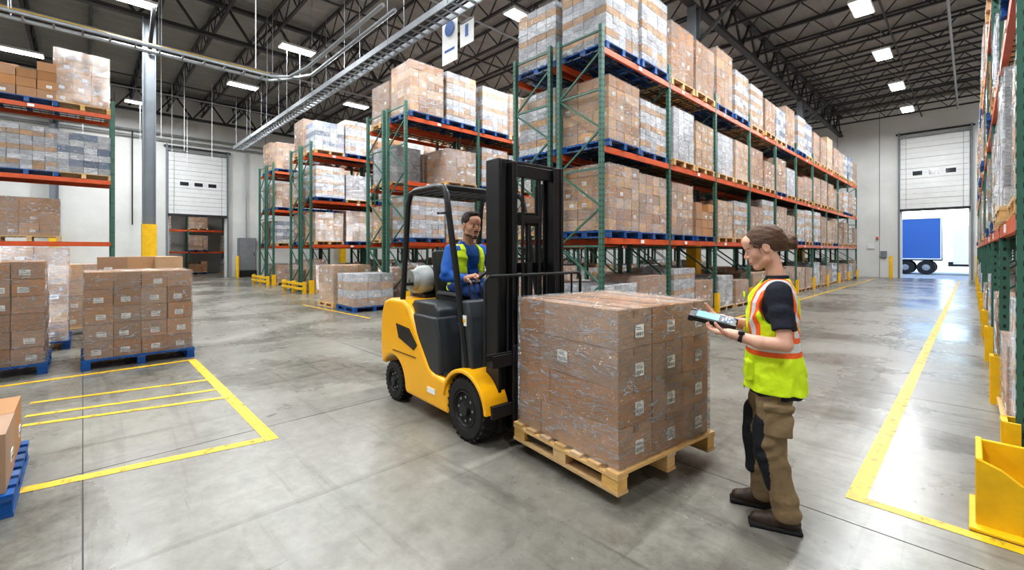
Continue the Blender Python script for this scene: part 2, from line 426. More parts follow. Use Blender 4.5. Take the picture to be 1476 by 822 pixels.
b = MB(); b.box((-3.7, YB-.06, 1.4), (.3, .1, .4), 'colgrey'); b.box((-4.3, YB-.06, 1.9), (.35, .03, .3), 'white'); b.box((-4.0, YB-.1, 2.4), (.12, .1, .12), 'orange')
b.obj('door_control_box')

# ------------------------------------------------------------------ outdoors
asph = mat('asphalt_outside', (165, 165, 163), .9, noise=.1, nscale=3)
b = MB(); b.box((0, 75, -.15), (160, 79.4, .2), asph); b.obj('ground_outside')
tb = mat('trailer_blue', (60, 100, 165), .4)
tr = MB()
tr.box((-5.9, 43.5, 2.45), (9, 2.5, 2.9), tb); tr.box((-5.9, 43.5, 1.0), (9, 2.3, .15), 'dark')
for x in (-10.0, -5.9, -1.45): tr.box((x, 42.24, 2.45), (.06, .02, 2.8), 'white')
tr.box((-5.9, 42.23, 3.88), (9, .03, .07), 'white'); tr.box((-5.9, 42.23, 1.05), (9, .03, .07), 'white')
for x in (-4.4, -3.3, -2.2):
    for y in (42.45, 44.5):
        tr.lathe((x, y-.12, .45), (0, 1, 0), [(0, .3), (0, .5), (.25, .5), (.25, .3)], 'pblk', 24)
        tr.lathe((x, y-.14, .45), (0, 1, 0), [(0, .1), (.03, .27), (.1, .27)], 'steel', 16)
tr.box((.25, 43.5, 2.0), (2.2, 2.3, 2.6), 'white'); tr.box((.6, 42.33, 2.6), (.8, .02, .8), 'glassd')
tr.box((.2, 43.5, .7), (2.6, 2.2, .3), 'dark')
for y in (42.45, 44.5): tr.lathe((.4, y-.12, .45), (0, 1, 0), [(0, .3), (0, .5), (.25, .5), (.25, .3)], 'pblk', 24)
tr.obj('semi_trailer', bevel=.03)

w = bpy.data.worlds.new('world'); sc.world = w; w.use_nodes = True
sky = w.node_tree.nodes.new('ShaderNodeTexSky'); sky.sun_elevation = math.radians(45); sky.sun_rotation = math.radians(150); sky.sun_disc = False
w.node_tree.links.new(sky.outputs[0], w.node_tree.nodes['Background'].inputs[0]); w.node_tree.nodes['Background'].inputs[1].default_value = .8
sl = bpy.data.lights.new('sun', 'SUN'); sl.energy = 8; sl.angle = .01; so = bpy.data.objects.new('sun', sl); sc.collection.objects.link(so)
so.rotation_euler = (math.radians(50), 0, math.radians(20)); so.location = (0, 40, 30)

# ------------------------------------------------------------------ pallet loads
LMATS = ['card', 'card2', 'cardw', 'cardb', 'tape', 'label', 'ink', 'film', 'filmh', 'pblue', 'wood']
LMI = {M[k].name: i for i, k in enumerate(LMATS)}

def pallet(b, W, D, m, z=0):
    for y in (-D/2+.05, 0, D/2-.05):
        for x in (-W/2+.07, 0, W/2-.07): b.box((x, y, z+.06), (.13, .09, .075), m)
        b.box((0, y, z+.108), (W, .1, .02), m)
        b.box((0, y, z+.011), (W, .1, .02), m)
    n = 7
    for i in range(n):
        x = -W/2+.05+(W-.1)*i/(n-1); b.box((x, 0, z+.129), (.1, D, .02), m)

def film_shell(b, W, D, z0, z1, m, amp=.006, n=8, R=random):
    g = .010
    def grid(o, u, v, nn):
        vs = []; fs = []
        for i in range(n+1):
            for j in range(n+1):
                p = Vector(o)+Vector(u)*(i/n)+Vector(v)*(j/n)
                if 0 < i < n and 0 < j < n: p += Vector(nn)*R.uniform(-amp, amp)
                vs.append(p)
        for i in range(n):
            for j in range(n):
                a = i*(n+1)+j; fs.append((a, a+n+1, a+n+2, a+1))
        b.add(vs, fs, m)
    w, d = W/2+g, D/2+g
    grid((-w, -d, z0), (2*w, 0, 0), (0, 0, z1-z0+g), (0, -1, 0)); grid((w, -d, z0), (0, 2*d, 0), (0, 0, z1-z0+g), (1, 0, 0))
    grid((w, d, z0), (-2*w, 0, 0), (0, 0, z1-z0+g), (0, 1, 0)); grid((-w, d, z0), (0, -2*d, 0), (0, 0, z1-z0+g), (-1, 0, 0))
    grid((-w, -d, z1+g), (2*w, 0, 0), (0, 2*d, 0), (0, 0, 1))

def label(b, p, side, w=.09, h=.07):
    x, y, z = p; t = .004
    if side[0] == 'x':
        sg = 1 if side[1] == '+' else -1
        b.box((x+sg*t/2, y, z), (t, w, h), 'label')
        for i in range(7): b.box((x+sg*(t+.0005), y-w*.36+i*w*.12, z-h*.22), (.001, w*.045, h*.26), 'ink')
        b.box((x+sg*(t+.0005), y-.12*w, z+h*.28), (.001, w*.5, h*.05), 'ink'); b.box((x+sg*(t+.0005), y-.05*w, z+h*.14), (.001, w*.65, h*.04), 'ink')
    else:
        sg = 1 if side[1] == '+' else -1
        b.box((x, y+sg*t/2, z), (w, t, h), 'label')
        for i in range(7): b.box((x-w*.36+i*w*.12, y+sg*(t+.0005), z-h*.22), (w*.045, .001, h*.26), 'ink')
        b.box((x-.12*w, y+sg*(t+.0005), z+h*.28), (w*.5, .001, h*.05), 'ink'); b.box((x-.05*w, y+sg*(t+.0005), z+h*.14), (w*.65, .001, h*.04), 'ink')

def gen_load(nx, ny, nz, W, D, H, cards, pal, lab=.3, film='film', seed=0, jit=.006, top=None):
    R = random.Random(seed); b = MB(); pallet(b, W+.06, D+.06, pal)
    z0 = .14; bh = H/nz; bx = W/nx; by = D/ny
    for k in range(nz):
        c = cards[k % len(cards)]
        for i in range(nx):
            for j in range(ny):
                if 0 < i < nx-1 and 0 < j < ny-1 and k < nz-1: continue
                if k == nz-1 and top and R.random() < top: continue
                cc = c if R.random() < .9 else R.choice(cards)
                x = -W/2+bx*(i+.5)+R.uniform(-jit, jit); y = -D/2+by*(j+.5)+R.uniform(-jit, jit); z = z0+bh*(k+.5)
                b.box((x, y, z), (bx-.008, by-.008, bh-.005), cc)
                for (cond, s, px, py) in ((i == 0, 'x-', x-bx/2+.003, y), (i == nx-1, 'x+', x+bx/2-.003, y), (j == 0, 'y-', x, y-by/2+.003), (j == ny-1, 'y+', x, y+by/2-.003)):
                    if cond and R.random() < lab:
                        label(b, (px+(R.uniform(-.2, .2)*bx if s[0] == 'y' else 0), py+(R.uniform(-.2, .2)*by if s[0] == 'x' else 0), z-bh*.12), s, min(.1, by*.35), min(.07, bh*.4))
    if film: film_shell(b, W, D, .1, z0+H, film, R=R)
    return b.arr()

V = []
V.append(gen_load(3, 3, 4, 1.06, 1.10, 1.15, ['card'], 'wood', .25, seed=1))
V.append(gen_load(3, 4, 6, 1.06, 1.10, 1.25, ['card2', 'card'], 'pblue', .25, seed=2))
V.append(gen_load(4, 5, 9, 1.06, 1.10, 1.3, ['cardw', 'card2', 'cardw'], 'pblue', .0, seed=3))
V.append(gen_load(3, 4, 7, 1.04, 1.06, 1.2, ['cardw'], 'wood', .1, seed=4))
V.append(gen_load(2, 3, 3, 1.04, 1.08, 1.0, ['card'], 'wood', .6, seed=5))
V.append(gen_load(4, 4, 6, 1.04, 1.10, 1.1, ['cardw', 'cardb'], 'wood', .1, seed=6))
V.append(gen_load(3, 3, 5, 1.06, 1.08, 1.2, ['card2'], 'wood', .5, seed=7))
V.append(gen_load(3, 3, 4, 1.06, 1.06, .95, ['card'], 'pblue', .3, film=None, seed=8, top=.4))
V.append(gen_load(4, 5, 8, 1.04, 1.1, 1.3, ['card2', 'cardw'], 'wood', .2, seed=9))

def merge_loads(name, items, parent=None):
    Vs = []; Qs = []; Ms = []; o = 0
    for a, p, rz, sz in items:
        v, q, m = a; c, s = math.cos(rz), math.sin(rz)
        x = v[:, 0]*c-v[:, 1]*s+p[0]; y = v[:, 0]*s+v[:, 1]*c+p[1]; z = v[:, 2]*sz+p[2]
        Vs.append(np.stack([x, y, z], 1)); Qs.append(q+o); Ms.append(m); o += len(v)
    Vv = np.concatenate(Vs); Q = np.concatenate(Qs); Mm = np.concatenate(Ms)
    me = bpy.data.meshes.new(name); me.from_pydata(Vv.tolist(), [], Q.tolist())
    for k in LMATS: me.materials.append(M[k])
    me.polygons.foreach_set('material_index', Mm.astype(np.int32))
    fl = (Mm == LMATS.index('film')) | (Mm == LMATS.index('filmh'))
    me.polygons.foreach_set('use_smooth', fl)
    me.update()
    ob = bpy.data.objects.new(name, me); sc.collection.objects.link(ob)
    if parent: ob.parent = parent
    return ob

LV = (1.79, 3.48, 5.29)
def rack(X0, dx, Y0, nb, bay, rows, seed, wl=(4, 3, 3, 2, 3, 1, 3, 1, 2), dens=.97, hgt=5.75, prot=True, gend=True, ground=True):
    R = random.Random(seed)
    root = empty('pallet_rack', (X0, Y0, 0)); b = MB()
    D = 1.08
    offs = [0.0] if rows == 1 else [0.0, D+.16]
    for k in range(nb+1):
        y = k*bay
        for o in offs:
            xa, xb = dx*(o+.04), dx*(o+D-.04)
            for x in (xa, xb):
                b.box((x, y, hgt/2), (.075, .085, hgt), 'green'); b.box((x, y, .01), (.14, .14, .02), 'green')
                z = .12
                while z < hgt-.05:
                    for q in (-.022, .022):
                        b.box((x+dx*.038*(-1 if x == xa else 1), y+q, z), (.003, .014, .035), 'greend')
                    if k < 3: b.box((x, y-.043, z), (.02, .003, .035), 'greend')
                    z += .1 if k < 3 else .4
            z = .25; s = 0
            while z < hgt-.6:
                if s % 2 == 0: b.box(((xa+xb)/2, y, z), (abs(xb-xa), .03, .035), 'green')
                b.bar((xa if s % 2 else xb, y, z), (xb if s % 2 else xa, y, z+.72), .032, 'green'); z += .72; s += 1
            b.box(((xa+xb)/2, y, hgt-.1), (abs(xb-xa), .03, .035), 'green')
            if prot and o == 0:
                b.box((dx*-.05, y, .25), (.03, .16, .5), 'yellow'); b.box((dx*-.02, y-.08, .25), (.08, .02, .5), 'yellow'); b.box((dx*-.02, y+.08, .25), (.08, .02, .5), 'yellow')
    for k in range(nb):
        y = (k+.5)*bay
        for z in LV:
            for o in offs:
                for x in (o+.03, o+D-.03): b.box((dx*x, y, z), (.05, bay-.09, .11), 'orange')
                for q in range(int(bay/.17)): b.box((dx*(o+D/2), k*bay+.1+q*.17, z+.055), (D-.1, .012, .012), 'wire')
                for xx in (.3, .55, .8): b.box((dx*(o+xx), y, z+.05), (.02, bay-.1, .02), 'wire')
            if R.random() < .8: b.box((dx*-.002, y+R.uniform(-.8, .8), z), (.01, .12, .07), 'label')
    b.obj('rack_frame', root)
    items = []
    for k in range(nb):
        for li, z in enumerate((0,)+LV):
            if li == 0 and not ground: continue
            for oi, o in enumerate(offs):
                for s in (.27, .73):
                    if R.random() > dens: continue
                    vi = R.choices(range(9), wl)[0]
                    sz = R.uniform(.8, 1.0)
                    if li == 3: sz = R.uniform(.95, 1.22)
                    if li == 0: sz = R.uniform(.6, .85)
                    items.append((V[vi], (dx*(o+D/2)+R.uniform(-.03, .03), (k+s)*bay+R.uniform(-.03, .03), (z+.062) if li else .002), R.choice((0, math.pi))+R.uniform(-.02, .02), sz))
    merge_loads('palletised_goods', items, root)
    if gend:
        g = MB(); L_ = D*len(offs)+.16*(len(offs)-1)
        for x in (0.02, L_/2, L_-.02): g.box((dx*x, -.25, .22), (.12, .12, .44), 'yellow')
        for z in (.18, .36): g.box((dx*L_/2, -.32, z), (L_+.1, .04, .1), 'yellow')
        g.obj('end_guard', root, bevel=.008)
    return root
rack(-4.66, -1, 6.82, 10, 2.58, 2, 11, gend=False)
rack(-10.8, -1, 6.4, 8, 2.58, 2, 12, gend=False)
rack(-17.3, -1, 6.2, 7, 2.58, 2, 13)
rack(-22.6, -1, 6.4, 7, 2.58, 2, 14)
rack(-16.5, -1, .6-2.2*4, 4, 2.2, 1, 15, gend=False, ground=False)
rack(.20, 1, 4.35, 11, 2.58, 1, 16, gend=False)

b = MB()
for y in (3.0, 5.2, 7.4, 9.0):
    for x in (-38.2, -37.3): b.box((x, y, 2), (.08, .08, 4), 'green')
for z in (1.5, 3.0):
    for x in (-38.2, -37.3): b.box((x, 6, z), (.05, 6, .12), 'orange')
root = empty('storage_rack'); b.obj('rack_frame', root)
merge_loads('stored_goods', [(V[i % 9], (-37.75, 3.7+i % 3*2.05, z), 0, .8) for z, i in ((0, 0), (0, 7), (0, 5), (1.56, 3), (1.56, 1), (1.56, 8), (3.06, 6), (3.06, 4))], root)

def fload(name, a, x, y, rz=0, sz=1, z=0):
    o = merge_loads(name, [(a, (0, 0, 0), 0, sz)]); o.location = (x, y, z); o.rotation_euler = (0, 0, rz); return o
fload('stacked_cartons_pallet', gen_load(3, 4, 5, 1.08, 1.18, 1.17, ['card'], 'pblue', .75, seed=22, film='filmh'), -8.75, .6)
fload('stacked_cartons_pallet', gen_load(3, 4, 6, 1.08, 1.18, 1.32, ['card'], 'pblue', .85, seed=23, film='filmh'), -8.95, -.95)
fload('stacked_cartons_pallet', gen_load(3, 3, 4, 1.1, 1.15, 1.36, ['card', 'card2'], 'pblue', .2, film=None, seed=24, top=.3), -10.6, .75)
fload('stacked_cartons_pallet', gen_load(3, 3, 5, 1.1, 1.15, 1.52, ['card', 'card2'], 'pblue', .4, seed=25), -10.8, -.75)
fload('stacked_cartons_pallet', gen_load(3, 3, 4, 1.1, 1.15, 1.2, ['card2'], 'wood', .4, seed=26), -12.4, .2)
fload('stacked_cartons_pallet', gen_load(2, 2, 1, 1.0, 1.0, .36, ['card'], 'pblue', .9, film=None, seed=27), -4.54, -.83)
fload('stacked_cartons_pallet', gen_load(3, 3, 4, 1.05, 1.1, .85, ['card2', 'cardw'], 'pblue', .3, seed=28), -11.6, 5.6)
fload('stacked_cartons_pallet', gen_load(3, 3, 4, 1.05, 1.1, 1.05, ['card2'], 'wood', .5, seed=29), -12.95, 5.6)
b = MB()
b.prism([(0, 0), (.5, 0), (.5, .05), (.1, .36), (0, .40)], 3.72, 3.75, 'yellow')
b.box((.012, 3.95, .20), (.03, .44, .40), 'yellow'); b.box((.25, 3.9, .012), (.56, .5, .02), 'yellow')
b.box((.25, 4.16, .2), (.5, .03, .38), 'yellow')
b.obj('corner_guard', loc=(.02, 0, 0), bevel=.006)
b = MB(); b.box((-7.9, 5.75, 6.25), (.55, .01, 1.1), 'white'); b.lathe((-7.9, 5.74, 6.45), (0, -1, 0), [(0, .17), (.005, .17)], 'blueb', 20)
b.box((-7.9, 5.742, 5.98), (.36, .004, .05), 'blueb'); b.cyl((-8.2, 5.75, 6.8), (-7.6, 5.75, 6.8), .012, 'steel', 6)
b.obj('hanging_banner')
b = MB(); b.box((-7.3, 5.75, 6.15), (.45, .01, .5), 'white'); b.box((-7.3, 5.742, 6.2), (.1, .004, .25), 'blueb'); b.box((-7.3, 5.742, 6.4), (.4, .004, .04), 'dark'); b.obj('hanging_sign')

# ------------------------------------------------------------------ hero load
b = MB(); W, D = 1.01, 1.04
pallet(b, 1.07, 1.12, 'wood', 0)
R = random.Random(3)
for k in range(4):
    z = .14+.25*(k+.5)
    xs = ([(-W/2, -.24), (-.24, W/2)] if k % 2 == 0 else [(-W/2, -.14), (-.14, W/2)])
    if k == 3: xs = [(-W/2, -.2), (-.2, W/2)]
    for (x0, x1) in xs:
        for j in range(3):
            y0 = -D/2+j*D/3; y1 = y0+D/3
            b.box(((x0+x1)/2+R.uniform(-.004, .004), (y0+y1)/2, z), (x1-x0-.006, D/3-.006, .246), 'card')
            if x1 > W/2-.01:
                b.box((W/2+.001, (y0+y1)/2, z+.1), (.004, .05, .045), 'tape')
                label(b, (W/2+.003, (y0+y1)/2+.03, z-.02), 'x+', .085, .085)
            if k == 3: b.box(((x0+x1)/2, (y0+y1)/2, z+.124), (x1-x0-.02, .05, .002), 'tape')
label(b, (.0, -D/2-.002, .14+.25*2.5), 'y-', .10, .08)
a1 = b.arr()
b = MB(); film_shell(b, W, D, .12, 1.14, 'filmh', amp=.008, n=16, R=R)
a2 = b.arr()
o = merge_loads('wrapped_carton_pallet', [(a1, (0, 0, 0), 0, 1), (a2, (0, 0, 0), 0, 1)])
o.location = (-1.965, 2.985, .085); o.rotation_euler = (0, 0, math.radians(-7.5))

# ------------------------------------------------------------------ forklift
FY = mat('forklift_yellow', (246, 180, 10), .34, noise=.04, nscale=3, coat=.25)
FG = mat('forklift_charcoal', (54, 58, 62), .45, noise=.05)
FB = mat('forklift_black', (32, 33, 35), .4, metal=.1)
TY = mat('tyre_rubber', (38, 37, 36), .85, noise=.2, nscale=10)
CH = mat('mast_steel', (56, 56, 58), .38, metal=.7)
TK = mat('tank_grey', (176, 180, 178), .4, metal=0)
FKL = (-3.56, 2.87, 0); FKR = math.radians(-3.5)
fk = empty('forklift', FKL, FKR)
def arc(cx, cz, r, a0, a1, n=10): return [(cx+r*math.cos(math.radians(a0+(a1-a0)*i/n)), cz+r*math.sin(math.radians(a0+(a1-a0)*i/n))) for i in range(n+1)]
FX = .63
b = MB()
prof = [(-1.0, .40), (-1.02, .62), (-1.0, .92), (-.93, 1.05), (-.80, 1.09), (-.46, 1.09), (-.36, 1.03), (-.16, .74), (.04, .50), (.12, .46), (.38, .44), (.38, .15), (-.42, .15)] + arc(-.72, .21, .27, 0, 150, 10)
b.prism(prof, -.53, .53, FY)
b.obj('counterweight', fk, bevel=.035, seg=4, autosm=50)
b = MB()
for s in (-1, 1):
    y = s*.535
    b.prism([(-.62, .84), (-.34, .82), (-.18, .68), (-.24, .62), (-.56, .70)], y-.004, y+.004, FB)
    b.box((-.45, y, .55), (.5, .006, .006), FB)
    b.box((.1, y, .3), (.14, .006, .05), 'label')
b.box((-1.03, -.3, .8), (.03, .12, .16), mat('tail_light', (170, 20, 20), .3)); b.box((-1.03, .3, .8), (.03, .12, .16), FB)
b.obj('vents', fk)
b = MB()
b.prism([(-.40, .5), (-.42, 1.05), (-.36, 1.1), (.04, 1.1), (.12, 1.04), (.16, .48)], -.47, .47, FG)
b.prism([(-.1, .46), (-.3, .98), (.14, .98), (.2, .80), (.22, .46)], -.515, .515, FG)
b.box((.42, 0, .47), (.56, .66, .05), FB)
b.box((.33, 0, .47), (.3, .98, .05), FB)
b.prism([(.50, .45), (.48, .9), (.45, 1.12), (.48, 1.17), (.58, 1.17), (.64, 1.0), (.68, .45)], -.47, .47, FG)
b.prism([(.40, .2), (.40, .5), (.70, .5), (.74, .2)], -.32, .32, FB)
b.obj('hood_and_dash', fk, bevel=.02, seg=3, autosm=50)
b = MB()
b.box((.53, -.474, 1.0), (.11, .008, .09), 'label'); b.box((.53, -.479, 1.0), (.08, .004, .03), FY)
b.obj('decals', fk)
b = MB()
for s in (-1, 1):
    outer = arc(FX, .27, .335, 5, 172, 16); inner = arc(FX, .27, .30, 172, 5, 16)
    b.prism(outer+inner, s*.43-.12, s*.43+.12, FY)
    b.prism(arc(FX, .27, .33, 172, 90, 8)+[(FX, .5), (.45, .5), (.38, .42), (.38, .18)], s*.30-.02, s*.30+.02, FG)
b.obj('fenders', fk, bevel=.008, autosm=40)
def wheel(cx, cy, r, w, nm, s):
    b = MB()
    h = w/2
    b.lathe((cx, cy-h, r), (0, 1, 0), [(0.02, r*.56), (.0, r*.62), (.0, r*.88), (.02, r*.96), (.05, r-.008), (w-.05, r-.008), (w-.02, r*.96), (w, r*.88), (w, r*.62), (w-.02, r*.56)], TY, 40)
    n = 26
    for i in range(n):
        a = 2*math.pi*i/n
        for q in (-1, 1):
            aa = a+(q*.12)
            R_ = Matrix.Rotation(-aa, 3, 'Y')
            b.box((cx+math.cos(aa)*(r-.008), cy+q*h*.5, r+math.sin(aa)*(r-.008)), (.016, h*.85, .03), TY, R_ @ Matrix.Rotation(q*.35, 3, 'X'))
    b.lathe((cx, cy, r), (0, s, 0), [(-.02, r*.58), (h-.005, r*.58), (h, r*.53), (h-.03, r*.48), (h-.05, r*.28), (h-.02, r*.22), (h+.01, r*.2), (h+.012, 0)], FB, 32)
    for i in range(8):
        a = 2*math.pi*i/8
        b.cyl((cx+math.cos(a)*r*.37, cy+s*(h-.05), r+math.sin(a)*r*.37), (cx+math.cos(a)*r*.37, cy+s*(h-.015), r+math.sin(a)*r*.37), .012, 'steel', 6)
    b.obj(nm, fk)
wheel(FX, -.43, .27, .2, 'wheel_front_right', -1); wheel(FX, .43, .27, .2, 'wheel_front_left', 1)
wheel(-.72, -.43, .21, .17, 'wheel_rear_right', -1); wheel(-.72, .43, .21, .17, 'wheel_rear_left', 1)
b = MB(); b.cyl((FX, -.4, .27), (FX, .4, .27), .06, FB); b.cyl((-.72, -.4, .21), (-.72, .4, .21), .05, FB); b.obj('axles', fk)
b = MB()
for s in (-1, 1):
    y = s*.47
    b.tube([(.60, s*.46, .5), (.54, s*.47, .85), (.44, y, 1.35), (.30, y, 1.95), (.26, y*.99, 2.12), (.20, y*.98, 2.19), (.08, y*.97, 2.21), (-.34, y*.97, 2.21), (-.44, y*.98, 2.18), (-.48, y, 2.08), (-.52, y, 1.7), (-.6, y, 1.05)], .034, FB, 8, ry=.028)
b.tube([(-.40, -.46, 2.2), (-.40, .46, 2.2)], .03, FB); b.tube([(.20, -.46, 2.19), (.20, .46, 2.19)], .03, FB)
for i in range(7):
    y = -.36+i*.12; b.box((-.10, y, 2.2), (.62, .022, .05), FB)
b.tube([(-.58, -.46, 1.25), (-.58, .46, 1.25)], .02, FB)
b.cyl((.24, -.46, 1.95), (.36, -.62, 1.93), .01, FB, 6)
b.obj('overhead_guard', fk)
b = MB(); b.lathe((.22, .36, 2.1), (1, 0, -.2), [(0, .03), (.03, .06), (.06, .065), (.065, .05)], FB, 16); b.lathe((.285, .36, 2.087), (1, 0, -.2), [(0, .05), (.003, .05)], 'white', 16)
b.obj('work_light', fk)
b = MB()
for s in (-1, 1):
    for (xx, yy, w_, z0, z1) in ((.83, .345, .05, .12, 2.36), (.88, .26, .04, .14, 2.34)):
        y = s*yy
        b.box((xx, y, (z0+z1)/2), (.15, .018, z1-z0), CH)
        for q in (-.066, .066): b.box((xx+q, y-s*w_/2, (z0+z1)/2), (.018, w_, z1-z0), CH)
    b.box((.83, s*.37, (1.24)), (.17, .03, 2.24), FB)
    b.cyl((.75, s*.21, .2), (.75, s*.21, 2.2), .028, FB, 12); b.cyl((.75, s*.21, 2.2), (.75, s*.21, 2.3), .018, CH, 12)
    b.cyl((.62, s*.33, .75), (.79, s*.33, 1.05), .03, FB, 10)
b.box((.83, 0, 2.33), (.09, .72, .08), FB); b.box((.89, 0, 2.28), (.05, .5, .1), FB); b.box((.76, 0, 1.45), (.03, .68, .09), FB); b.box((.76, 0, .6), (.03, .68, .14), FB); b.box((.82, 0, .2), (.1, .68, .12), FB)
b.cyl((.85, 0, .3), (.85, 0, 1.5), .04, FB, 16); b.cyl((.85, 0, 1.5), (.85, 0, 1.9), .025, CH, 12)
for y in (-.1, .1): b.box((.89, y, 1.4), (.012, .03, 1.7), CH)
for y in (-.15, .15): b.tube([(.87, y, 2.2), (.85, y, 1.7), (.84, y*1.1, 1.2), (.87, y, .6)], .012, 'pblk', 6)
b.lathe((.84, -.1, 1.88), (0, 1, 0), [(0, .06), (.2, .06)], FB, 16)
b.obj('mast', fk, bevel=.004)
b = MB()
b.box((.965, 0, .32), (.04, 1.0, .1), FB); b.box((.965, 0, .72), (.04, 1.0, .1), FB)
for s in (-1, 1): b.box((.93, s*.2, .5), (.05, .06, .6), FB)
b.tube([(.965, -.56, .7), (.965, -.56, 1.36), (.965, -.53, 1.40), (.965, .53, 1.40), (.965, .56, 1.36), (.965, .56, .7)], .014, FB, 8)
for i in range(9): y = -.44+i*.11; b.box((.965, y, 1.07), (.016, .012, .66), FB)
b.box((.965, 0, .76), (.025, 1.1, .05), FB)
for s in (-1, 1):
    b.box((.985, s*.24, .48), (.02, .11, .7), CH)
    b.box((1.48, s*.24, .145), (1.0, .09, .03), CH)
b.obj('carriage_and_forks', fk, bevel=.004)
SE = mat('seat_vinyl', (30, 30, 32), .55)
b = MB()
b.box((-.12, 0, 1.12), (.46, .46, .1), SE); b.box((-.36, 0, 1.36), (.1, .44, .5), SE, Matrix.Rotation(math.radians(-10), 3, 'Y'))
for s in (-1, 1): b.box((-.12, s*.21, 1.16), (.4, .06, .06), SE)
b.obj('seat', fk, bevel=.035, seg=4, autosm=50)
b = MB()
N = 40; r = .165; nn = Vector((-.55, 0, .83)); u1 = Vector((0, 1, 0)); u2 = nn.cross(u1)
C = Vector((.38, 0, 1.36)); vs = []; fs = []
for i in range(N):
    a = 2*math.pi*i/N; rd = u1*math.cos(a)+u2*math.sin(a)
    for j in range(8):
        bb = 2*math.pi*j/8; vs.append(C+rd*(r+.013*math.cos(bb))+nn*.013*math.sin(bb))
for i in range(N):
    for j in range(8): fs.append((i*8+j, i*8+(j+1) % 8, ((i+1) % N)*8+(j+1) % 8, ((i+1) % N)*8+j))
b.add(vs, fs, 'pblk', smooth=True)
for a in (90, 210, 330):
    rd = u1*math.cos(math.radians(a))+u2*math.sin(math.radians(a)); b.cyl(C, C+rd*r, .012, 'pblk', 8)
b.cyl(C+nn*.02, C-nn*.05, .04, 'pblk', 16); b.cyl(C-nn*.03, (.54, 0, 1.1), .03, 'pblk', 12)
b.obj('steering_wheel', fk)
b = MB()
for i in range(3):
    y = -.38+i*.06; b.cyl((.54, y, 1.15), (.48, y, 1.3), .007, CH, 6); b.lathe((.48, y, 1.3), (-.3, 0, 1), [(0, .012), (.02, .02), (.04, 0.012), (.045, 0)], 'pblk', 10)
b.obj('hydraulic_levers', fk)
b = MB(); tx = -.66
b.lathe((tx, -.30, 1.28), (0, 1, 0), [(0, .05), (.0, .09), (.02, .13), (.06, .155), (.1, .16), (.5, .16), (.54, .155), (.58, .13), (.6, .08), (.61, 0)], TK, 32)
b.lathe((tx, -.36, 1.28), (0, 1, 0), [(0, .115), (.07, .115), (.07, .107), (.0, .107), (0, .115)], TK, 32)
b.cyl((tx, -.36, 1.28), (tx, -.28, 1.28), .025, CH, 12); b.cyl((tx, -.34, 1.28), (tx+.06, -.34, 1.33), .012, CH, 8)
for y in (-.14, .16): b.lathe((tx, y, 1.28), (0, 1, 0), [(0, .164), (.03, .164)], FB, 32)
b.box((tx, 0, 1.1), (.28, .5, .06), FB)
b.obj('gas_cylinder', fk)

# ------------------------------------------------------------------ SDF people
def Mx(loc=(0,0,0), rot=(0,0,0), s=1):
    return Matrix.Translation(loc) @ Euler(rot).to_matrix().to_4x4() @ Matrix.Scale(s, 4)
def cap(a, b, ra, rb=None, m=0, k=.015, T=None, sub=False):
    return dict(t='cap', a=np.array(a, float), b=np.array(b, float), ra=ra, rb=ra if rb is None else rb, m=m, k=k, T=T, sub=sub)
def ell(c, r, m=0, k=.015, T=None, sub=False):
    r = (r, r, r) if isinstance(r, (int, float)) else r
    return dict(t='ell', c=np.array(c, float), r=np.array(r, float), m=m, k=k, T=T, sub=sub)
def rbox(c, h, rd=.01, m=0, k=.008, T=None, sub=False):
    return dict(t='box', c=np.array(c, float), h=np.array(h, float), rd=rd, m=m, k=k, T=T, sub=sub)
def stack(rows, m=0, k=.015, T=None, p=2.2, sub=False):
    return dict(t='stack', rows=np.array(rows, float), m=m, k=k, T=T, p=p, sub=sub)
def cutp(p, d, w=.1, L=.06, T=None):
    d = Vector(d).normalized(); q = Vector((0, 0, 1)).rotation_difference(d)
    TT = Matrix.Translation(Vector(p)+d*L) @ q.to_matrix().to_4x4()
    if T is not None: TT = T @ TT
    return rbox((0, 0, 0), (w, w, L), .0, 0, .004, TT, True)
def lbb(p):
    if p['t'] == 'cap':
        R_ = max(p['ra'], p['rb']); return np.minimum(p['a'], p['b'])-R_, np.maximum(p['a'], p['b'])+R_
    if p['t'] == 'ell': return p['c']-p['r'], p['c']+p['r']
    if p['t'] == 'box': return p['c']-p['h'], p['c']+p['h']
    r = p['rows']; return np.array([(r[:, 1]-r[:, 3]).min(), (r[:, 2]-r[:, 4]).min(), r[:, 0].min()]), np.array([(r[:, 1]+r[:, 3]).max(), (r[:, 2]+r[:, 4]).max(), r[:, 0].max()])
def wbb(p):
    lo, hi = lbb(p)
    if p['T'] is None: return lo, hi
    cs = np.array([tuple(p['T'] @ Vector((x, y, z))) for x in (lo[0], hi[0]) for y in (lo[1], hi[1]) for z in (lo[2], hi[2])])
    return cs.min(0), cs.max(0)
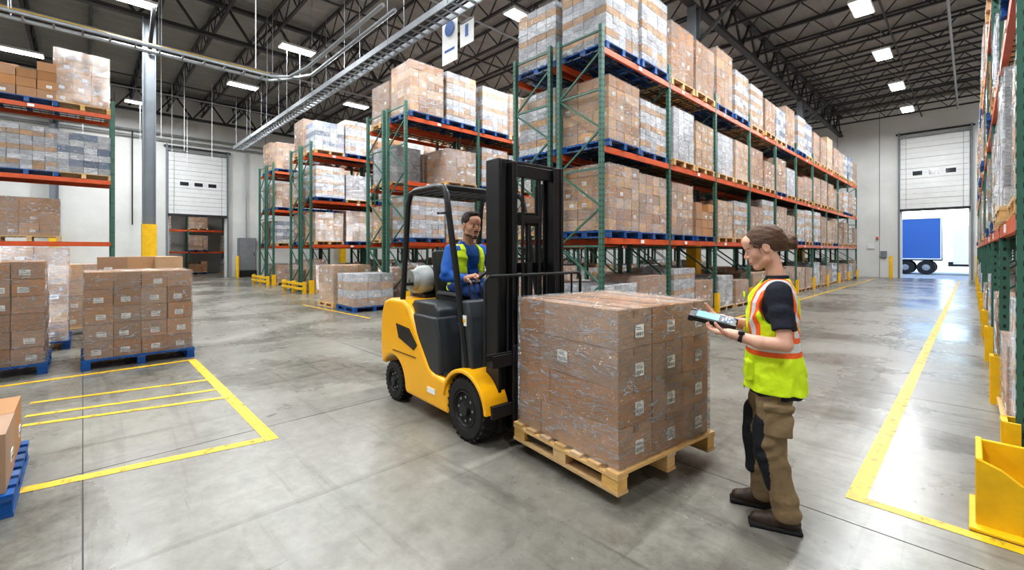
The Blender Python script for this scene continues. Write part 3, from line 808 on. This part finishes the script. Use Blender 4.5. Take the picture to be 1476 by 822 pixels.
def sdist(p, X, Y, Z):
    s = 1.0
    if p['T'] is not None:
        s = p['T'].to_scale()[0]; I = p['T'].inverted()
        A = [[I[i][j] for j in range(4)] for i in range(3)]
        X, Y, Z = [A[i][0]*X+A[i][1]*Y+A[i][2]*Z+A[i][3] for i in range(3)]
    t = p['t']
    if t == 'cap':
        a, bb = p['a'], p['b']; ba = bb-a; L2 = max((ba**2).sum(), 1e-9)
        px, py, pz = X-a[0], Y-a[1], Z-a[2]
        h = np.clip((px*ba[0]+py*ba[1]+pz*ba[2])/L2, 0, 1)
        d = np.sqrt((px-ba[0]*h)**2+(py-ba[1]*h)**2+(pz-ba[2]*h)**2)-(p['ra']+(p['rb']-p['ra'])*h)
    elif t == 'ell':
        c, r = p['c'], p['r']; x, y, z = (X-c[0])/r[0], (Y-c[1])/r[1], (Z-c[2])/r[2]
        k0 = np.sqrt(x*x+y*y+z*z); k1 = np.sqrt((x/r[0])**2+(y/r[1])**2+(z/r[2])**2)+1e-6
        d = k0*(k0-1)/k1
        d = np.where(k0 < .2, -r.min()*.8, d)
    elif t == 'box':
        c, h = p['c'], p['h']-p['rd']
        qx, qy, qz = np.abs(X-c[0])-h[0], np.abs(Y-c[1])-h[1], np.abs(Z-c[2])-h[2]
        d = np.sqrt(np.maximum(qx, 0)**2+np.maximum(qy, 0)**2+np.maximum(qz, 0)**2)+np.minimum(np.maximum(qx, np.maximum(qy, qz)), 0)-p['rd']
    else:
        r = p['rows']
        cx, cy, rx, ry = [np.interp(Z, r[:, 0], r[:, i]) for i in (1, 2, 3, 4)]
        e = p['p']
        q = ((np.abs((X-cx)/rx))**e+(np.abs((Y-cy)/ry))**e)**(1/e)
        d = (q-1)*np.minimum(rx, ry)
        d = np.maximum(d, np.maximum(r[0, 0]-Z, Z-r[-1, 0]))
    return d*s
def sdf_mesh(prims, h, wr=0, wf=50):
    bbs = [wbb(p) for p in prims]
    lo = np.min([q[0] for q, p in zip(bbs, prims) if not p['sub']], 0)-4*h-.012; hi = np.max([q[1] for q, p in zip(bbs, prims) if not p['sub']], 0)+4*h+.012
    n = np.ceil((hi-lo)/h).astype(int)+1
    F = np.full(n, 1.0, np.float32); Lb = np.zeros(n, np.int8)
    ax = [lo[i]+h*np.arange(n[i]) for i in range(3)]
    for p, (a, c) in zip(prims, bbs):
        mg = p['k']+3*h+.008
        i0 = np.clip(np.floor((a-mg-lo)/h).astype(int), 0, n); i1 = np.clip(np.ceil((c+mg-lo)/h).astype(int)+1, 0, n)
        if (i1 <= i0).any(): continue
        sl = tuple(slice(i0[i], i1[i]) for i in range(3))
        X = ax[0][sl[0]][:, None, None]; Y = ax[1][sl[1]][None, :, None]; Z = ax[2][sl[2]][None, None, :]
        X, Y, Z = np.broadcast_arrays(X, Y, Z)
        d = sdist(p, X, Y, Z); f = F[sl].copy(); k = p['k']
        if p['sub']:
            d = -d; hh = np.clip(.5-.5*(f-d)/k, 0, 1); F[sl] = f*(1-hh)+d*hh+k*hh*(1-hh)
        else:
            hh = np.clip(.5+.5*(f-d)/k, 0, 1)
            l = Lb[sl]; l[d < f] = p['m']; Lb[sl] = l
            F[sl] = f*(1-hh)+d*hh-k*hh*(1-hh)
    if wr:
        X, Y, Z = ax[0][:, None, None], ax[1][None, :, None], ax[2][None, None, :]
        F = F+wr*np.sin(wf*Z+14*X+2.2*np.sin(13*X+17*Y+5*Z)+1.5*np.sin(23*Z-19*Y))*np.sin(.37*wf*(X+.6*Y)+9*Z+1)
    s = F < 0
    c = sum(s[i:n[0]-1+i, j:n[1]-1+j, k:n[2]-1+k].astype(np.int8) for i in (0, 1) for j in (0, 1) for k in (0, 1))
    mk = (c > 0) & (c < 8); A = np.argwhere(mk); ids = np.full(mk.shape, -1, np.int32); ids[mk] = np.arange(len(A))
    acc = np.zeros((len(A), 3)); cnt = np.zeros(len(A))
    co = [(i, j, k) for i in (0, 1) for j in (0, 1) for k in (0, 1)]
    vals = {o: F[A[:, 0]+o[0], A[:, 1]+o[1], A[:, 2]+o[2]] for o in co}
    for o in co:
        for x in range(3):
            if o[x] == 0:
                q = list(o); q[x] = 1; q = tuple(q); va, vb = vals[o], vals[q]
                cr = (va < 0) != (vb < 0); t = np.where(cr, va/np.where(cr, va-vb, 1), 0)
                pos = np.tile(np.array(o, float), (len(A), 1)); pos[:, x] = t
                acc[cr] += pos[cr]; cnt[cr] += 1
    Vv = lo+h*(A+acc/cnt[:, None])
    Q = []; Ls = []
    for a_ in range(3):
        u, w_ = (a_+1) % 3, (a_+2) % 3
        s0 = np.take(s, range(0, n[a_]-1), a_); s1 = np.take(s, range(1, n[a_]), a_)
        e = np.argwhere(s0 != s1); e = e[(e[:, u] >= 1) & (e[:, w_] >= 1) & (e[:, u] < n[u]-1) & (e[:, w_] < n[w_]-1)]
        eu = np.zeros(3, int); eu[u] = 1; ew = np.zeros(3, int); ew[w_] = 1; ea = np.zeros(3, int); ea[a_] = 1
        g = lambda c_: ids[c_[:, 0], c_[:, 1], c_[:, 2]]
        q = np.stack([g(e-eu-ew), g(e-ew), g(e), g(e-eu)], 1); ins = s[e[:, 0], e[:, 1], e[:, 2]]
        q[~ins] = q[~ins][:, ::-1]; ei = np.where(ins[:, None], e, e+ea)
        Q.append(q); Ls.append(Lb[ei[:, 0], ei[:, 1], ei[:, 2]])
    return Vv, np.concatenate(Q), np.concatenate(Ls).astype(int)

class Person:
    def __init__(s, mats): s.parts = []; s.mats = mats
    def add(s, prims, h, **k): s.parts.append(sdf_mesh(prims, h, **k))
    def obj(s, name, loc=(0,0,0), rz=0, parent=None):
        o = 0; V_ = []; Q_ = []; M_ = []
        for v, q, m in s.parts: V_.append(v); Q_.append(q+o); M_.append(m); o += len(v)
        me = bpy.data.meshes.new(name); me.from_pydata(np.concatenate(V_).tolist(), [], np.concatenate(Q_).tolist())
        for m in s.mats: me.materials.append(m)
        me.polygons.foreach_set('material_index', np.concatenate(M_).astype(np.int32))
        me.polygons.foreach_set('use_smooth', np.ones(len(me.polygons), bool)); me.update()
        ob = bpy.data.objects.new(name, me); sc.collection.objects.link(ob); ob.location = loc; ob.rotation_euler = (0, 0, rz)
        if parent: ob.parent = parent
        return ob

def nv(v): return Vector(v).normalized()
def hand(w, d, n_, ts, curls, s=1.0, thumb=(.75, .55, .25), tcurl=.3, m=0):
    w = Vector(w); d = nv(d); n_ = Vector(n_); n_ = (n_-d*n_.dot(d)).normalized(); sd = d.cross(n_)*ts
    P = []
    offs = (.030, .010, -.010, -.029); lens = (.072, .080, .074, .058); mc = (.088, .091, .086, .078)
    for i in range(4):
        b0 = w+(d*mc[i]+sd*offs[i])*s
        P.append(cap(w+(d*.012+sd*offs[i]*.55)*s, b0, .0135*s, .0115*s, m, .014))
        P.append(cap(w+(d*.02+sd*offs[i]*.5)*s, b0-n_*.002*s, .013*s, .010*s, m, .012))
    P.append(cap(w-d*.02*s, w+d*.03*s, .024*s, .022*s, m, .02))
    for i in range(4):
        p = w+(d*mc[i]+sd*offs[i])*s; fan = (.12, .03, -.05, -.14)[i]; dd = (d+sd*fan).normalized(); a = 0
        for j, fr in enumerate((.45, .3, .25)):
            a += curls[i][j] if isinstance(curls[i], (tuple, list)) else curls[i]*(1, 1.1, .7)[j]
            v = dd*math.cos(a)+n_*math.sin(a); q = p+v*lens[i]*fr*s
            P.append(cap(p, q, (.0092, .0084, .0078)[j]*s, (.0084, .0078, .0068)[j]*s, m, .0025)); p = q
    p = w+(d*.022+sd*.022)*s; t = (sd*thumb[0]+d*thumb[1]+n_*thumb[2]).normalized(); tt = t
    for j, (l, r_) in enumerate(((.042, .0145), (.032, .0108), (.027, .0095))):
        q = p+tt*l*s; P.append(cap(p, q, r_*s, (.0112, .0098, .0075)[j]*s, m, .010 if j == 0 else .003)); p = q
        tt = (tt+n_*tcurl+d*.25-sd*.12).normalized()
    return P

def head(T, sk=0, lip=1, eye=2, iris=3, brow=4, female=True, beard=None):
    P = []
    g = 1 if female else 1.06
    P += [ell((-.014, 0, .034), (.096, .076, .088), sk, .01, T), ell((.028, 0, -.022), (.062, .060*g, .082), sk, .03, T)]
    for s in (-1, 1):
        P += [cap((-.005, s*.054*g, -.035), (.012, s*.050*g, -.068), .016, .016, sk, .025, T), cap((.012, s*.050*g, -.068), (.062, s*.016*g, -.098), .015, .015, sk, .02, T),
              ell((.056, s*.037, -.024), (.024, .022, .022), sk, .025, T)]
    P += [ell((.070, 0, -.098), (.020, .021*g, .017), sk, .02, T), cap((.079, -.030, .024), (.079, .030, .024), .012*g, .012*g, sk, .02, T),
          ell((.07, 0, .055), (.03, .05, .035), sk, .03, T),
          cap((.084, 0, .014), (.108, 0, -.024), .007, .0105, sk, .010, T), ell((.098, .010, -.029), (.012, .0085, .008), sk, .008, T), ell((.098, -.010, -.029), (.012, .0085, .008), sk, .008, T),
          ell((.078, 0, -.058), (.022, .028, .024), sk, .02, T)]
    for s in (-1, 1):
        P.append(ell((.096, s*.031, .004), (.018, .019, .013), sk, .010, T, True))
    for s in (-1, 1):
        P += [ell((-.004, s*.077, -.004), (.019, .009, .031), sk, .008, T), ell((.002, s*.086, -.002), (.011, .006, .018), sk, .005, T, True)]
    if beard is not None:
        P += [cap((-.004, .056*g, -.040), (.012, .052*g, -.072), .0165, .017, beard, .01, T), cap((-.004, -.056*g, -.040), (.012, -.052*g, -.072), .0165, .017, beard, .01, T),
              cap((.012, .052*g, -.070), (.064, .018*g, -.098), .0175, .018, beard, .01, T), cap((.012, -.052*g, -.070), (.064, -.018*g, -.098), .0175, .018, beard, .01, T),
              ell((.072, 0, -.098), (.023, .026, .021), beard, .01, T), cap((.099, -.020, -.050), (.101, .020, -.050), .0062, .0062, beard, .005, T)]
    P += [cap((.094, -.018, -.064), (.1005, -.004, -.0605), .0035, .0052, lip, .004, T), cap((.094, .018, -.064), (.1005, .004, -.0605), .0035, .0052, lip, .004, T),
          cap((.094, -.015, -.068), (.0985, 0, -.071), .004, .006, lip, .004, T), cap((.094, .015, -.068), (.0985, 0, -.071), .004, .006, lip, .004, T)]
    for s in (-1, 1):
        c = (.0765, s*.031, .003)
        P += [ell(c, .0135, eye, .001, T), ell((.0862, s*.031, .001 if not female else -.001), (.0052, .0062, .0062), iris, .0008, T)]
        P += [cap((.0885, s*.020, .0075), (.0895, s*.031, .0115), .0030, .0036, sk, .003, T), cap((.0895, s*.031, .0115), (.082, s*.044, .0065), .0036, .0028, sk, .003, T),
              cap((.086, s*.022, -.006), (.086, s*.040, -.006), .0030, .0030, sk, .004, T)]
        P += [cap((.0915, s*.021, .0055), (.0915, s*.033, .0082), .0011, .0013, brow, .0008, T), cap((.0915, s*.033, .0082), (.085, s*.044, .0040), .0013, .001, brow, .0008, T)]
        P += [cap((.0925, s*.016, .0235), (.092, s*.032, .0285), .0038 if not female else .003, .0038 if not female else .003, brow, .002, T), cap((.092, s*.032, .0285), (.080, s*.049, .021), .0036 if not female else .003, .0018, brow, .002, T)]
    return P

SKF = mat('skin_fair', (216, 168, 146), .48, noise=.07, nscale=26, bump=.06, bscale=160, sss=.12); SKM = mat('skin_tan', (200, 150, 124), .5, noise=.08, nscale=26, bump=.08, bscale=150, sss=.1)
LIP = mat('lips', (178, 106, 98), .45); LIPM = mat('lips_m', (165, 104, 90), .5)
EYE = mat('eye_white', (225, 222, 218), .2); IRI = mat('eye_iris', (50, 36, 26), .15)
HRF = mat('hair_brown', (92, 64, 44), .45, noise=.45, nscale=16, stretch=(1, 7, 7), bump=.6, bscale=40)
HRM = mat('hair_dark', (44, 32, 26), .6, noise=.3, nscale=30, bump=.5, bscale=60)
BRD = mat('beard_stubble', (96, 70, 56), .7, noise=.25, nscale=80, bump=.3, bscale=200)
NAV = mat('shirt_navy', (26, 30, 42), .8, noise=.1, nscale=8, bump=.5, bscale=14)
KHA = mat('trousers_khaki', (130, 110, 82), .85, noise=.12, nscale=8, bump=.7, bscale=12)
KNE = mat('kneepad_black', (30, 32, 38), .8, bump=.3, bscale=16)
BOO = mat('boot_leather', (62, 46, 36), .55, noise=.2, nscale=14, bump=.3, bscale=30)
SOL = mat('boot_sole', (24, 22, 22), .8)
DEN = mat('workwear_blue', (26, 88, 166), .75, noise=.12, nscale=7, bump=.7, bscale=12)
DKB = mat('trousers_blue', (28, 66, 128), .8, noise=.12, nscale=7, bump=.7, bscale=12)
BLK = M['pblk']

def vest_mat(name, bands):
    m = bpy.data.materials.new(name); m.use_nodes = True; nt = m.node_tree; L = nt.links; b = nt.nodes['Principled BSDF']
    b.inputs['Roughness'].default_value = .7
    tc = nt.nodes.new('ShaderNodeTexCoord'); sp = nt.nodes.new('ShaderNodeSeparateXYZ'); L.new(tc.outputs['Object'], sp.inputs[0])
    ab = nt.nodes.new('ShaderNodeMath'); ab.operation = 'ABSOLUTE'; L.new(sp.outputs[1], ab.inputs[0])
    def cmp(s, v, op):
        n = nt.nodes.new('ShaderNodeMath'); n.operation = op; L.new(s, n.inputs[0]); n.inputs[1].default_value = v; return n.outputs[0]
    def mul(a, c):
        n = nt.nodes.new('ShaderNodeMath'); n.operation = 'MULTIPLY'; L.new(a, n.inputs[0]); L.new(c, n.inputs[1]); return n.outputs[0]
    cur = None; base = lin((212, 238, 30))
    for ax, lo, hi, col, zmin in bands:
        s = {'z': sp.outputs[2], 'y': ab.outputs[0]}[ax]
        f = mul(cmp(s, lo, 'GREATER_THAN'), cmp(s, hi, 'LESS_THAN'))
        if zmin: f = mul(f, cmp(sp.outputs[2], zmin, 'GREATER_THAN'))
        mx = nt.nodes.new('ShaderNodeMixRGB'); L.new(f, mx.inputs[0]); mx.inputs[2].default_value = lin(col)
        if cur: L.new(cur, mx.inputs[1])
        else: mx.inputs[1].default_value = base
        cur = mx.outputs[0]
    L.new(cur, b.inputs['Base Color'])
    nz = nt.nodes.new('ShaderNodeTexNoise'); nz.inputs['Scale'].default_value = 11; L.new(tc.outputs['Object'], nz.inputs['Vector'])
    bp = nt.nodes.new('ShaderNodeBump'); bp.inputs['Strength'].default_value = .8; bp.inputs['Distance'].default_value = .03
    L.new(nz.outputs[0], bp.inputs['Height']); L.new(bp.outputs[0], b.inputs['Normal'])
    return m
ORG = (240, 105, 45); SIL = (205, 205, 205)
VW = vest_mat('hi_vis_vest', [('y', .075, .150, ORG, 1.08), ('y', .097, .128, SIL, 1.08), ('z', .995, 1.105, ORG, 0), ('z', 1.025, 1.075, SIL, 0)])
VM = vest_mat('hi_vis_vest_plain', [('z', 1.34, 1.38, SIL, 0)])

mats = [SKF, LIP, EYE, IRI, HRF, NAV, VW, KHA, KNE, BOO, SOL, BLK]
p = Person(mats)
P = [stack([(.80, -.005, 0, .120, .165), (.90, -.01, 0, .125, .172), (1.0, 0, 0, .108, .145)], 7, .03)]
legs = (((-.005, .092, .86), (.02, .112, .49), (-.055, .112, .11)), ((.0, -.092, .86), (.06, -.112, .50), (.035, -.112, .11)))
for s, (hp, kn, an) in zip((1, -1), legs):
    P += [cap(hp, kn, .098, .076, 7, .03), cap(kn, an, .074, .064, 7, .02), ell((hp[0]-.05, hp[1]*.8, .87), (.072, .078, .09), 7, .04),
          cap((an[0], an[1], .17), (an[0]-.003, an[1], .09), .066, .072, 7, .02),
          cap((kn[0]+.026, kn[1], .60), (kn[0]+.030, kn[1], .44), .066, .064, 8, .003), cap((kn[0]+.030, kn[1], .44), (an[0]+.050, an[1], .25), .064, .052, 8, .003),
          rbox((hp[0]-.005, s*.182, .64), (.07, .022, .085), .012, 7, .01), rbox((hp[0]-.005, s*.190, .715), (.074, .020, .02), .008, 7, .004)]
    P.append(rbox((an[0], an[1], .02), (.12, .1, .045), 0, 7, .004, None, True))
p.add(P, .0045, wr=.0055, wf=42)
P = []
for (hp, kn, an) in legs:
    x, y = an[0], an[1]
    P += [cap((x-.03, y, .055), (x+.07, y, .055), .045, .042, 9, .02), cap((x+.07, y, .048), (x+.145, y, .042), .043, .036, 9, .02), cap((x, y, .07), (x-.005, y, .15), .047, .050, 9, .02),
          rbox((x+.055, y, .013), (.135, .046, .013), .012, 10, .003)]
    for q in range(4): P.append(cap((x+.045+q*.018, y-.02, .098-q*.006), (x+.045+q*.018, y+.02, .098-q*.006), .005, .005, 10, .002))
p.add(P, .0032)
P = [stack([(.755, -.02, 0, .136, .186), (.80, -.02, 0, .138, .188), (.9, -.01, 0, .133, .178), (1.05, 0, 0, .105, .142), (1.22, 0, 0, .118, .16), (1.34, -.01, 0, .105, .168), (1.40, -.018, 0, .075, .13), (1.435, -.02, 0, .058, .062)], 5, .03)]
for s, eb in ((1, (-.032, .225, 1.155)), (-1, (.01, -.228, 1.165))):
    P += [cap((-.012, s*.158, 1.365), eb, .064, .062, 5, .03)]
    dv = Vector(eb)-Vector((-.012, s*.158, 1.365)); P.append(cutp(Vector(eb)-dv.normalized()*.005, dv))
P += [stack([(1.41, -.022, 0, .062, .064), (1.455, -.028, 0, .060, .060)], 5, .01), stack([(1.44, -.025, 0, .050, .049), (1.49, -.03, 0, .052, .051)], 5, .004, sub=True)]
p.add(P, .0045, wr=.004, wf=45)
P = [stack([(.785, -.012, 0, .163, .209), (.88, -.012, 0, .160, .205), (1.0, -.004, 0, .142, .182), (1.1, 0, 0, .136, .174), (1.22, .004, 0, .138, .180), (1.30, 0, 0, .132, .184), (1.36, -.008, 0, .115, .172), (1.40, -.015, 0, .088, .145), (1.44, -.02, 0, .064, .085)], 6, .01, p=2.3)]
for s in (-1, 1): P += [cap((-.012, s*.175, 1.36), (-.03, s*.25, 1.18), .070, .072, 6, .012, None, True), ell((.02, s*.17, 1.27), (.07, .045, .09), 6, .01, None, True)]
P += [cap((.09, 0, 1.38), (.03, 0, 1.47), .03, .07, 6, .01, None, True), cap((-.02, 0, 1.43), (-.03, 0, 1.5), .066, .07, 6, .006, None, True)]
P += [rbox((.132, .10, .90), (.02, .055, .055), .008, 6, .006), rbox((.15, 0, 1.05), (.003, .004, .3), .002, 6, .004)]
p.add(P, .0045, wr=.0055, wf=34)
HT = Mx((.045, 0, 1.622), (0, math.radians(20), 0), 1.03)
P = head(HT, 0, 1, 2, 3, 4, True); P.append(cap((-.028, 0, 1.40), (.002, 0, 1.55), .048, .044, 0, .02))
p.add(P, .0024)
P = [ell((-.020, 0, .041), (.106, .085, .092), 4, .01, HT), ell((.098, 0, -.046), (.066, .100, .098), 4, .010, HT, True), ell((-.01, 0, -.105), (.085, .11, .055), 4, .012, HT, True),
     ell((.006, .088, -.020), (.024, .02, .028), 4, .006, HT, True), ell((.006, -.088, -.020), (.024, .02, .028), 4, .006, HT, True),
     ell((-.095, 0, -.01), (.04, .045, .045), 4, .03, HT), ell((-.138, 0, -.022), (.034, .037, .036), 4, .006, HT), cap((-.14, -.02, -.045), (-.148, .02, -.065), .016, .008, 4, .01, HT),
     cap((-.160, .015, .0), (-.148, -.02, .015), .013, .011, 4, .008, HT), ell((-.114, 0, -.014), (.010, .028, .028), 11, .002, HT),
     cap((.062, .062, .050), (.030, .078, .005), .006, .003, 4, .004, HT), cap((.030, .078, .005), (.034, .076, -.03), .003, .0012, 4, .003, HT)]
p.add(P, .0028, wr=.0018, wf=150)
Pn = [cap((-.028, .212, 1.195), (-.035, .240, 1.085), .038, .039, 0, .01), cap((-.035, .240, 1.085), (.09, .222, 1.085), .039, .036, 0, .01), cap((.09, .222, 1.085), (.205, .190, 1.112), .036, .025, 0, .015)]
Pn += hand((.215, .187, 1.115), (.86, -.42, .12), (-.05, .12, 1), -1, ((.15, .5, .6), (.2, .6, .6), (.3, .65, .6), (.35, .7, .6)), 1.02, thumb=(.75, .5, .45), tcurl=.45)
p.add(Pn, .0024)
P = [cap((.006, -.212, 1.20), (.025, -.24, 1.10), .038, .039, 0, .01), cap((.025, -.24, 1.10), (.15, -.175, 1.125), .039, .036, 0, .01), cap((.15, -.175, 1.125), (.275, -.075, 1.165), .036, .025, 0, .015)]
P += hand((.285, -.065, 1.168), (.86, .48, .12), (-.25, .55, .75), 1, ((.05, .1, .1), (.35, .5, .4), (.5, .6, .5), (.6, .7, .5)), 1.0, thumb=(.6, .6, .35), tcurl=.3)
p.add(P, .0024)
wd = nv((.115, -.032, .027))
P = [cap((.168, .200, 1.103), (.188, .1945, 1.108), .0325, .0310, 11, .002), cutp((.190, .194, 1.108), wd, .06, .03), cutp((.166, .2005, 1.103), -wd, .06, .03), rbox((.178, .212, 1.132), (.017, .017, .008), .004, 11, .004)]
p.add(P, .002)
WL = (-.83, 2.975, 0); WR = math.radians(202)
woman = p.obj('warehouse_worker', WL, WR)
SCR = mat('screen_lit', (120, 170, 205), .15, emis=(130, 185, 225), estr=.7)
b = MB()
b.box((0, 0, 0), (.255, .125, .028), 'pblk'); b.box((-.01, 0, .0145), (.22, .108, .004), FG)
b.box((.03, 0, .017), (.125, .088, .002), SCR)
for i in range(4):
    for j in range(4): b.box((-.055-i*.016, -.032+j*.021, .0175), (.011, .015, .004), 'steel' if (i+j) % 4 else 'blueb')
for sx in (-1, 1):
    for sy in (-1, 1): b.box((sx*.118, sy*.054, 0), (.03, .026, .036), 'pblk')
b.cyl((-.02, 0, -.01), (-.05, 0, -.075), .019, 'pblk', 12); b.box((.125, 0, 0), (.02, .07, .022), FG)
o = b.obj('handheld_scanner', None, bevel=.004)
o.matrix_world = Matrix.Translation(WL) @ Matrix.Rotation(WR, 4, 'Z') @ Matrix.Translation((.325, .085, 1.183)) @ Euler((math.radians(-14), math.radians(-11), math.radians(-6))).to_matrix().to_4x4()

# ---- driver (forklift-local coordinates)
mats = [SKM, LIPM, EYE, IRI, HRM, DEN, VM, DKB, BRD, BOO, SOL, BLK]
p = Person(mats)
P = [ell((-.13, 0, 1.22), (.14, .185, .11), 7, .03)]
for s in (-1, 1):
    P += [cap((-.12, s*.10, 1.235), (.31, s*.15, 1.225), .098, .078, 7, .03), cap((.31, s*.15, 1.225), (.34, s*.14, .70), .074, .058, 7, .02)]
p.add(P, .005, wr=.005, wf=34)
P = []
for s in (-1, 1): P += [cap((.33, s*.14, .56), (.46, s*.15, .545), .046, .040, 9, .02), cap((.33, s*.14, .56), (.335, s*.14, .66), .048, .052, 9, .02), rbox((.395, s*.145, .512), (.125, .046, .014), .01, 10, .003)]
p.add(P, .004)
P = [stack([(1.16, -.13, 0, .130, .175), (1.28, -.125, 0, .135, .178), (1.42, -.11, 0, .132, .185), (1.55, -.10, 0, .130, .205), (1.62, -.10, 0, .105, .185), (1.67, -.10, 0, .07, .10), (1.70, -.095, 0, .062, .068)], 5, .03)]
arms = ((-1, (.0, -.31, 1.36), (.20, -.215, 1.335)), (1, (.02, .31, 1.37), (.24, .225, 1.385)))
for s, eb, wr_ in arms:
    P += [cap((-.095, s*.19, 1.60), eb, .074, .060, 5, .03), cap(eb, wr_, .058, .042, 5, .02)]
    dv = Vector(wr_)-Vector(eb); P.append(cutp(Vector(wr_)+dv.normalized()*.015, dv, .07, .04))
P += [stack([(1.66, -.095, 0, .070, .072), (1.72, -.085, 0, .064, .066)], 5, .01), stack([(1.69, -.09, 0, .056, .056), (1.76, -.08, 0, .058, .058)], 5, .004, sub=True), cap((.0, 0, 1.69), (-.02, 0, 1.76), .03, .04, 5, .008, None, True)]
p.add(P, .005, wr=.007, wf=34)
P = [stack([(1.20, -.13, 0, .150, .194), (1.42, -.11, 0, .148, .202), (1.54, -.10, 0, .146, .216), (1.62, -.10, 0, .122, .19), (1.67, -.10, 0, .085, .12)], 6, .01)]
for s in (-1, 1): P.append(cap((-.095, s*.22, 1.59), (-.05, s*.31, 1.42), .080, .085, 6, .012, None, True))
P += [cap((.05, 0, 1.18), (.05, 0, 1.45), .07, .075, 6, .01, None, True), cap((.05, 0, 1.45), (-.03, 0, 1.72), .075, .085, 6, .01, None, True)]
p.add(P, .005, wr=.004, wf=36)
HT = Mx((-.01, 0, 1.862), (0, math.radians(6), math.radians(-6)), 1.12)
P = head(HT, 0, 1, 2, 3, 4, False, 8); P.append(cap((-.085, 0, 1.64), (-.035, 0, 1.80), .062, .058, 0, .02))
p.add(P, .0028)
P = [ell((-.018, 0, .046), (.103, .082, .086), 4, .01, HT), ell((.088, 0, -.030), (.070, .10, .096), 4, .01, HT, True), ell((-.01, 0, -.095), (.09, .11, .06), 4, .01, HT, True),
     ell((.006, .088, -.014), (.024, .022, .034), 4, .006, HT, True), ell((.006, -.088, -.014), (.024, .022, .034), 4, .006, HT, True), ell((.04, 0, .11), (.05, .05, .022), 4, .02, HT)]
p.add(P, .003, wr=.0015, wf=140)
for s, eb, wr_ in arms:
    rim = C+u1*(s*.163)
    wv = Vector(wr_); dv = nv(Vector((rim.x, rim.y, rim.z))-wv+Vector((0, 0, .03)))
    P = [cap(eb, wr_, .036, .030, 0, .02), cap(wr_, wv+dv*.02, .029, .027, 0, .02)]
    P += hand(wv+dv*.02, dv, (0, -s*.35, -1), s, ((.7, .9, .7),)*4, 1.08, thumb=(.7, .6, .3), tcurl=.5)
    p.add(P, .0028)
p.obj('forklift_driver', FKL, FKR)

sc.view_settings.view_transform = 'Standard'
try: sc.view_settings.look = 'Medium High Contrast'
except Exception as e: print('look', e)
sc.view_settings.exposure = -.08
